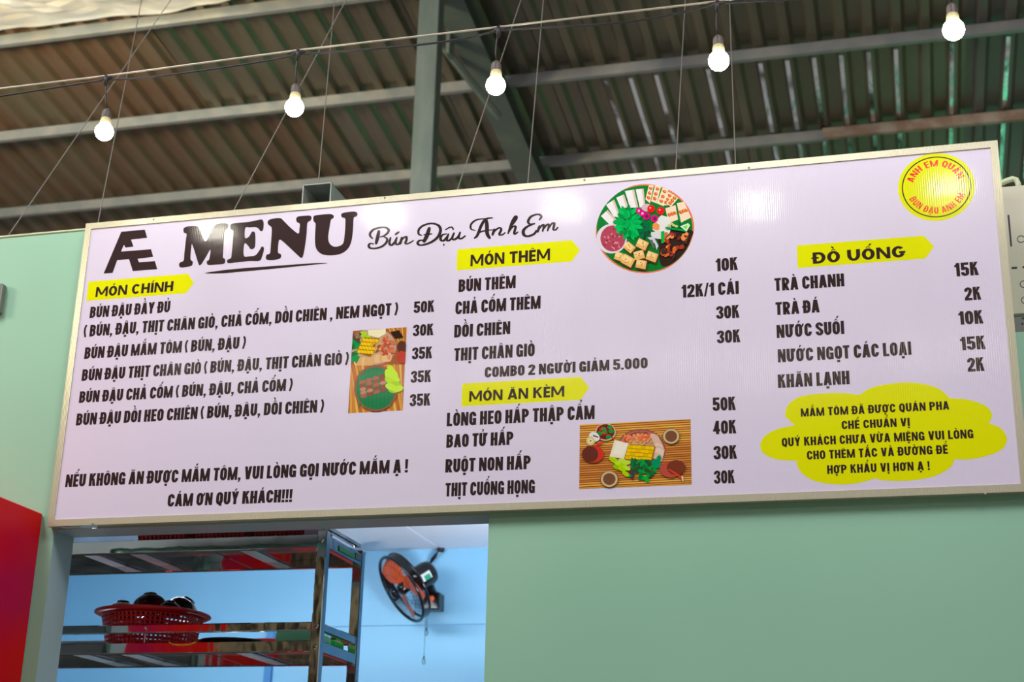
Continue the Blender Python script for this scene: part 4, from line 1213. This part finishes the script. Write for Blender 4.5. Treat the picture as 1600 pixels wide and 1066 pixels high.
for z in (2.585, 2.24, 2.307, 1.86):
    mb = MB(); mb.lathe([(0.0001, 0.003), (0.005, 0.0028), (0.0085, 0.0)], Matrix.Translation((RXR - PW / 2, YF, z)) @ Matrix.Rotation(math.radians(90), 4, 'X'), 12)
    mb.obj('weld_spot', M_steel, rack)
MB().bbox((RXR - 0.001, 0.415, 2.572), (RXR + 0.0012, 0.56, 2.588), 0.0005).obj('green_label_strip', M_green, rack)
MB().bbox((RXR - 0.0012, 0.57, 2.575), (RXR + 0.001, 0.625, 2.596), 0.0005).obj('dark_label', M_greyb, rack)

# red colander with black bowls on the middle deck
def colander(c, rt, rb, h, lab, group=None):
    t = thing('colander', lab, 'colander', c, group)
    n = 64
    vs = []; fs = []
    rows = 9
    for j in range(rows + 1):
        v = j / rows
        r = rb + (rt - rb) * (v ** 1.3)
        for i in range(n):
            a = 2 * math.pi * i / n
            vs.append((c[0] + r * math.cos(a), c[1] + r * math.sin(a), c[2] + h * v))
    # lattice bars: verticals and hoops leave square holes
    hole_v = MB()
    for j in range(rows + 1):
        r = rb + (rt - rb) * ((j / rows) ** 1.3)
        hole_v.ring(Matrix.Translation((c[0], c[1], c[2] + h * j / rows)), r, 0.0045, n, 4)
    hole_v.obj('hoops', M_redpl, t)
    mb = MB()
    for i in range(n):
        a = 2 * math.pi * (i + .5) / n
        pts = []
        for j in range(rows + 1):
            r = rb + (rt - rb) * ((j / rows) ** 1.3)
            pts.append((c[0] + r * math.cos(a), c[1] + r * math.sin(a), c[2] + h * j / rows))
        mb.tube(pts, 0.0042, 4, False)
    mb.obj('lattice', M_redpl, t)
    MB().lathe([(0.001, 0.003), (rb, 0.003), (rb, 0.0)], Matrix.Translation(c), 40).obj('base', M_redpl, t)
    MB().lathe([(rt - 0.004, h - 0.006), (rt + 0.018, h + 0.004), (rt + 0.024, h + 0.002), (rt + 0.025, h - 0.004), (rt + 0.012, h - 0.010), (rt - 0.004, h - 0.012), (rt - 0.004, h - 0.006)], Matrix.Translation(c), 56).obj('rim', M_redpl, t, True)
    return t
cc = Vector((0.148, 0.4825, 2.258))
colander(cc, 0.172, 0.145, 0.125, 'round red plastic colander holding black bowls on the rack', 'red colanders on the rack')
# shelf-edge: bowls piled inside, rims up to just over the colander
def bowl(c, r, tilt, az, lab):
    t = thing('bowl', lab, 'bowl', c, 'black bowls piled in the red colander')
    Mx = Matrix.Translation(c) @ Matrix.Rotation(az, 4, 'Z') @ Matrix.Rotation(tilt, 4, 'X')
    prof = [(0.0005, 0)] + [(r * math.sin(math.radians(a)), r * 0.78 * (1 - math.cos(math.radians(a)))) for a in range(12, 91, 13)] + [(r * 1.03, r * 0.80), (r * 0.97, r * 0.80)] + [(r * .95 * math.sin(math.radians(a)), r * 0.78 * (1 - .95 * math.cos(math.radians(a)))) for a in range(84, 5, -13)]
    MB().lathe(prof, Mx, 30).obj('bowl_body', M_blkpl, t, True)
    MB().lathe([(r * .44, 0.004), (r * .40, -0.0025), (r * .36, -0.0025), (0.0005, -0.001)], Mx, 20).obj('foot_ring', M_blkpl, t, True)
bowl(cc + Vector((-0.085, -0.06, 0.158)), 0.052, math.radians(172), 0.3, 'small black bowl turned over at the left side of the colander')
bowl(cc + Vector((0.0, -0.035, 0.185)), 0.060, math.radians(165), 0.8, 'large black bowl turned over highest in the colander')
bowl(cc + Vector((0.100, 0.060, 0.182)), 0.054, math.radians(150), -0.9, 'tilted black bowl leaning just right of the highest bowl')
bowl(cc + Vector((0.098, -0.07, 0.152)), 0.044, math.radians(168), 0.2, 'small black bowl turned over at the right edge of the colander')
bowl(cc + Vector((-0.03, 0.07, 0.140)), 0.055, math.radians(175), 0.1, 'black bowl low at the back of the colander heap')
# red baskets on the top deck, only their lower sides show
for i, (x_, lab) in enumerate(((0.215, 'red plastic basket at the left of the top deck'), (0.43, 'red plastic basket in the middle of the top deck'), (0.645, 'red plastic basket at the right of the top deck'))):
    t = thing('basket', lab, 'basket', (x_, 0.48, 2.60), 'red baskets on the top deck')
    mb = MB()
    w2, d2, h = 0.100, 0.13, 0.10
    zb = 2.6005
    def rr(s_, z): return [(x_ + sx * w2 * s_, 0.48 + sy * d2 * s_, zb + z) for sx, sy in ((-1, -1), (1, -1), (1, 1), (-1, 1))]
    lv = [rr(0.86, 0), rr(0.88, 0.02), rr(0.9, 0.022), rr(0.98, h), rr(1.04, h), rr(1.04, h - 0.01)]
    vs = [p for l in lv for p in l]; fs = [(0, 3, 2, 1)]
    for a in range(len(lv) - 1):
        for b2 in range(4):
            fs.append((a * 4 + b2, a * 4 + (b2 + 1) % 4, a * 4 + 4 + (b2 + 1) % 4, a * 4 + 4 + b2))
    mesh_obj('basket_body', vs, fs, M_redpl, t)
    mb = MB()
    for k_ in range(12):
        xx = x_ - w2 * 0.84 + k_ * w2 * 0.153
        mb.bbox((xx - 0.002, 0.48 - d2 * 0.92 - 0.004, zb + 0.0), (xx + 0.002, 0.48 - d2 * 0.92 + 0.004, zb + h * .75), 0.0008)
    mb.obj('slats', M_redpl, t)
# black tray and green cards on the middle deck
t = thing('tray', 'dark flat tray lying on the rack right of the colander', 'tray', (0.45, 0.47, 2.259))
mb = MB(); mb.lathe([(0.001, 0.0), (0.095, 0.002), (0.115, 0.022), (0.121, 0.024), (0.121, 0.021), (0.10, 0.0)], Matrix.Translation((0.468, 0.47, 2.259)), 36)
mb.obj('tray_body', M_blkpl, t, True)
tag(MB().bbox((0.66, 0.36, 2.258), (0.80, 0.50, 2.300), 0.004).obj('folded_cloth', M_palegreen), 'pale green folded cloth at the right end of the middle deck', 'cloth')
tag(MB().bbox((0.70, 0.53, 2.258), (0.80, 0.62, 2.296), 0.004).obj('card_box', M_green), 'small bright green box behind the pale green cloth', 'box')
# amber loop shaped as an orange reflection on the front rail
q = Vector((0.36, YF, 2.258))
tag(MB().tube([q + Vector((-0.045, -0.002, 0.003)), q + Vector((-0.03, -0.004, -0.005)), q + Vector((0.0, -0.004, -0.008)), q + Vector((0.03, -0.004, -0.006)), q + Vector((0.05, -0.002, 0.002))], 0.0022, 6).obj('reflection_loop', M_orangerefl, None, True), 'amber loop added as a reflection on the middle front rail', 'band')

# ------------------------------------------------------------------ unseen dark cupboards added to be mirrored in the shelf undersides
t = thing('added_cupboard', 'unseen dark cupboard added along the blue back wall to darken the shelf undersides', 'cupboard', (0, 3.2, 0))
MB().bbox((-2.2, 2.95, 0), (2.2, 3.48, 2.42), 0.006).obj('carcass', M_cup, t)
for i in range(5):
    MB().bbox((-2.15 + i * 0.87, 2.935, 0.05), (-2.15 + i * 0.87 + 0.84, 2.95, 2.38), 0.004).obj('door', M_dkred if i == 2 else M_cup, t)

t = thing('added_cupboard', 'unseen dark cupboard added along the left blue wall to darken the shelf undersides', 'cupboard', (-2.1, 1.6, 0))
MB().bbox((-2.38, 0.3, 0), (-1.9, 2.9, 2.40), 0.006).obj('carcass', M_cup, t)
for i in range(3):
    MB().bbox((-1.9, 0.34 + i * 0.86, 0.05), (-1.885, 1.16 + i * 0.86, 2.36), 0.004).obj('door', M_cup, t)

# ------------------------------------------------------------------ wall fan in the blue room
fc = at(627, 921, 3.22)
nf = (C2W @ Vector((-0.763, 0.402, -0.505))).normalized()   # the head is turned left and down
zax = nf
xax = Vector((0, 0, 1)).cross(zax).normalized(); yax = zax.cross(xax)
MF = Matrix.Translation(fc) @ Matrix((xax, yax, zax)).transposed().to_4x4()
t = thing('wall_fan', 'black wall fan with orange-red blades mounted on the blue wall', 'fan', (fc.x + 0.2, 3.5, fc.z - 0.1))
RG = 0.188
MB().ring(MF @ Matrix.Translation((0, 0, 0.0)), RG, 0.0085, 56, 8).obj('guard_ring', M_blkpl, t, True)
MB().ring(MF @ Matrix.Translation((0, 0, -0.045)), RG * 0.985, 0.007, 56, 8).obj('guard_ring', M_blkpl, t, True)
def wires(z0, bul, nw, r_in):
    mb = MB()
    for i in range(nw):
        a = 2 * math.pi * i / nw
        pts = []
        for s_ in range(5):
            u = s_ / 4; r = r_in + (RG - r_in) * u
            pts.append(MF @ Vector((r * math.cos(a + 0.12 * u), r * math.sin(a + 0.12 * u), z0 + bul * (1 - u * u))))
        mb.tube(pts, 0.0007, 4, False)
    for rr_ in (0.3, 0.55, 0.8):
        mb.ring(MF @ Matrix.Translation((0, 0, z0 + bul * (1 - rr_ ** 2))), RG * rr_, 0.0010, 40, 4)
    return mb
wires(0.0, 0.05, 40, 0.03).obj('front_guard_wires', M_blkpl, t)['kind'] = 'stuff'
wires(-0.045, -0.045, 32, 0.05).obj('rear_guard_wires', M_blkpl, t)['kind'] = 'stuff'
# dark bands on the rim of the guard
for a0_ in (20, 140, 255):
    mb = MB()
    pr = []
    vs = []; fs = []
    nseg = 12
    for i in range(nseg + 1):
        a = math.radians(a0_ + 55 * i / nseg)
        for z in (0.002, -0.047):
            vs.append(MF @ Vector((RG * 1.012 * math.cos(a), RG * 1.012 * math.sin(a), z)))
    for i in range(nseg):
        fs.append((2 * i, 2 * i + 1, 2 * i + 3, 2 * i + 2))
    mesh_obj('rim_band', vs, fs, M_blkpl, t)
for i in range(3):
    a0_ = math.radians(100 + 120 * i)
    vs = []; fs = []
    NU, NV = 8, 6
    for u_ in range(NU + 1):
        for v_ in range(NV + 1):
            u = u_ / NU; v = v_ / NV - 0.5
            r = 0.03 + 0.145 * u
            wdt = (0.45 + 1.0 * math.sin(math.pi * min(1, u * 0.72 + 0.18))) * 1.0
            ang = a0_ + v * wdt + 0.25 * u
            vs.append(MF @ Vector((r * math.cos(ang), r * math.sin(ang), -0.02 + v * 0.035)))
    for u_ in range(NU):
        for v_ in range(NV):
            k_ = u_ * (NV + 1) + v_
            fs.append((k_, k_ + NV + 1, k_ + NV + 2, k_ + 1))
    mesh_obj('blade', vs, fs, M_fanred, t, True)
MB().lathe([(0.0005, 0.018), (0.022, 0.014), (0.032, 0.0), (0.032, -0.035)], MF, 24).obj('hub', M_blkpl, t, True)
MB().lathe([(0.0005, 0.062), (0.018, 0.060), (0.03, 0.052), (0.03, 0.048)], MF, 24).obj('guard_badge', M_blkpl, t, True)
# motor tilts with the head
MMo = MF
MB().lathe([(0.04, -0.07), (0.062, -0.085), (0.066, -0.11), (0.066, -0.175), (0.058, -0.20), (0.035, -0.212), (0.0005, -0.215)], MMo, 32).obj('motor_housing', M_blkpl, t, True)
# sticker on the side of the motor that faces the viewer
vv = (CAM - (MMo @ Vector((0, 0, -0.14)))).normalized()
lx = vv.dot(xax); ly = vv.dot(yax); aa = math.atan2(ly, lx) 
vs = []; fs = []; fm = []
for i in range(7):
    a = aa - 0.15 + 0.62 * (i / 6 - .5)
    for z in (-0.105, -0.118, -0.155, -0.162):
        vs.append(MMo @ Vector((0.0668 * math.cos(a), 0.0668 * math.sin(a), z)))
for i in range(6):
    for j in range(3):
        k_ = i * 4 + j
        fs.append((k_, k_ + 1, k_ + 5, k_ + 4)); fm.append(1 if (j == 1 and i < 4) else 0)
mesh_obj('rating_sticker', vs, fs, [M_white, M_teal], t, fmats=fm)
bk = at(673, 939, 3.40)
MB().bbox((bk.x - 0.045, 3.40, bk.z - 0.046), (bk.x + 0.046, 3.498, bk.z + 0.046), 0.006).obj('wall_bracket', M_blkpl, t)
mo = MMo @ Vector((0, 0, -0.16))
MB().tube([Vector((bk.x, 3.44, bk.z + 0.03)), Vector((bk.x - 0.01, 3.42, bk.z + 0.07)), mo], [0.026, 0.024, 0.03], 10).obj('neck', M_blkpl, t, True)
Mx = Matrix.Translation((bk.x + 0.004, 3.40, bk.z + 0.012)) @ Matrix.Rotation(math.radians(90), 4, 'X')
MB().lathe([(0.0005, 0.014), (0.012, 0.012), (0.016, 0.0)], Mx, 16).obj('red_knob', M_fanred, t, True)
for dx, L in ((-0.026, 0.085), (-0.034, 0.235)):
    top = Vector((bk.x + dx, 3.43, bk.z - 0.05))
    mb = MB(); mb.tube([top, top - Vector((0, 0, L))], 0.0014, 5)
    e = top - Vector((0, 0, L))
    mb.tube([e, e - Vector((0.006, 0, 0.02)), e - Vector((0.008, 0, 0.036)), e - Vector((0, 0, 0.044)), e - Vector((-0.007, 0, 0.036)), e - Vector((-0.004, 0, 0.02)), e], 0.0028, 6)
    mb.obj('pull_cord', M_cordteal, t, True)
q1 = at(672, 880, 3.46)
# fan cable plugged in just below the ceiling
s0 = at(692, 858, 3.49)
t2 = thing('fan_plug', 'black plug and bundled cable below the ceiling above the fan', 'plug', s0)
MB().tube([s0, s0 + Vector((-0.02, -0.02, -0.005))], [0.020, 0.016], 10).obj('plug_body', M_blkpl, t2, True)
q2 = at(667, 883, 3.47)
mb = MB()
for k_ in range(3):
    o_ = Vector((0.004 * k_, -0.004 * k_, 0.007 * (k_ - 1)))
    mb.tube([s0 + Vector((-0.02, -0.02, -0.005)) + o_, s0.lerp(q2, .45) + o_ * 2 + Vector((0, 0, 0.006)), s0.lerp(q2, .8) + o_ * 1.2], 0.006, 6)
mb.obj('cable_bundle', M_blkpl, t2, True)
MB().tube([s0.lerp(q2, .8), q2, mo + Vector((0, 0.02, 0.05))], 0.0022, 6).obj('cable', M_blkpl, t2, True)

# ------------------------------------------------------------------ red cabinet at the left edge
t = thing('red_cabinet', 'tall glossy red cabinet side standing left of the opening', 'cabinet', (-0.4, -0.4, 0))
MB().bbox((-0.80, -0.75, 0), (-0.0385, 0.028, 2.6405), 0.004).obj('carcass', M_redcab, t)
MB().bbox((-0.78, -0.757, 0.1), (-0.06, -0.75, 2.60), 0.003).obj('door', M_redcab, t)
MB().bbox((-0.12, -0.78, 1.1), (-0.10, -0.757, 1.5), 0.004).obj('handle', M_steel, t)
# small dark frame just cut by the picture edge
a = at(-2, 446, 0.02); b2 = at(2, 490, 0.02)
tag(MB().bbox((a.x - 0.30, 0.004, b2.z), (b2.x, 0.029, a.z), 0.003).obj('wall_sign', M_greyb), 'dark framed sign on the mint wall at the left picture edge', 'sign')

# ------------------------------------------------------------------ beige control cabinet behind the right end
YC = 0.30
t = thing('control_cabinet', 'beige metal control cabinet standing behind the right end of the board', 'cabinet', (3.4, 0.45, 3.06))
zc0 = at(1590, 493, YC).z; zc1 = at(1580, 290, YC).z
MB().bbox((2.93, YC, zc0), (3.75, 0.62, zc1), 0.006).obj('case', M_beige, t)
MB().bbox((2.93, YC + 0.004, 3.065), (3.75, 0.62, zc0 - 0.001), 0.003).obj('grey_base', M_greyb, t)
a = at(1575.5, 336, YC); b2 = at(1578.5, 385, YC)
vs = [(a.x - 0.0022, YC - 0.001, a.z), (a.x + 0.0022, YC - 0.001, a.z), (b2.x + 0.0022, YC - 0.001, b2.z), (b2.x - 0.0022, YC - 0.001, b2.z)]
MB().bbox((a.x - 0.0025, YC - 0.0015, b2.z), (a.x + 0.0025, YC + 0.001, a.z), 0.0005).obj('slot', M_black, t)
a = at(1586, 418.5, YC)
MB().bbox((a.x - 0.010, YC - 0.0015, a.z - 0.0028), (a.x + 0.006, YC + 0.001, a.z + 0.0028), 0.0005).obj('slot', M_black, t)
MB().bbox((a.x + 0.022, YC - 0.0015, a.z - 0.0028), (a.x + 0.04, YC + 0.001, a.z + 0.0028), 0.0005).obj('slot', M_black, t)
MRX = Matrix.Rotation(math.radians(90), 4, 'X')
for (px, py) in ((1595.5, 373.5), (1600, 444), (1602, 469)):
    a = at(px, py, YC)
    MB().ring(Matrix.Translation(a) @ MRX, 0.011, 0.0016, 24, 6).obj('dial_ring', M_greyb, t, True)
for (px, py) in ((1598.5, 497.5), (1597.5, 506), (1594.5, 545)):
    a = at(px, py, YC + 0.004)
    MB().lathe([(0.0001, 0.001), (0.003, 0.001), (0.0035, 0)], Matrix.Translation(a) @ MRX, 10).obj('vent_hole', M_black, t)
pp = [at(*q_, 0.42) for q_ in ((1560, 288), (1572, 283), (1582, 279.5), (1588, 281), (1591, 287), (1592, 300))]
MB().tube(pp, 0.0092, 12).obj('pipe_loop', M_pipe, t, True)
# lit mint screen behind the cabinet foot
tag(MB().bbox((2.96, 0.20, 3.0), (4.2, 0.212, 3.062), 0.002).obj('sill_board', M_mint), 'mint board lying along the low wall right of the menu', 'board')
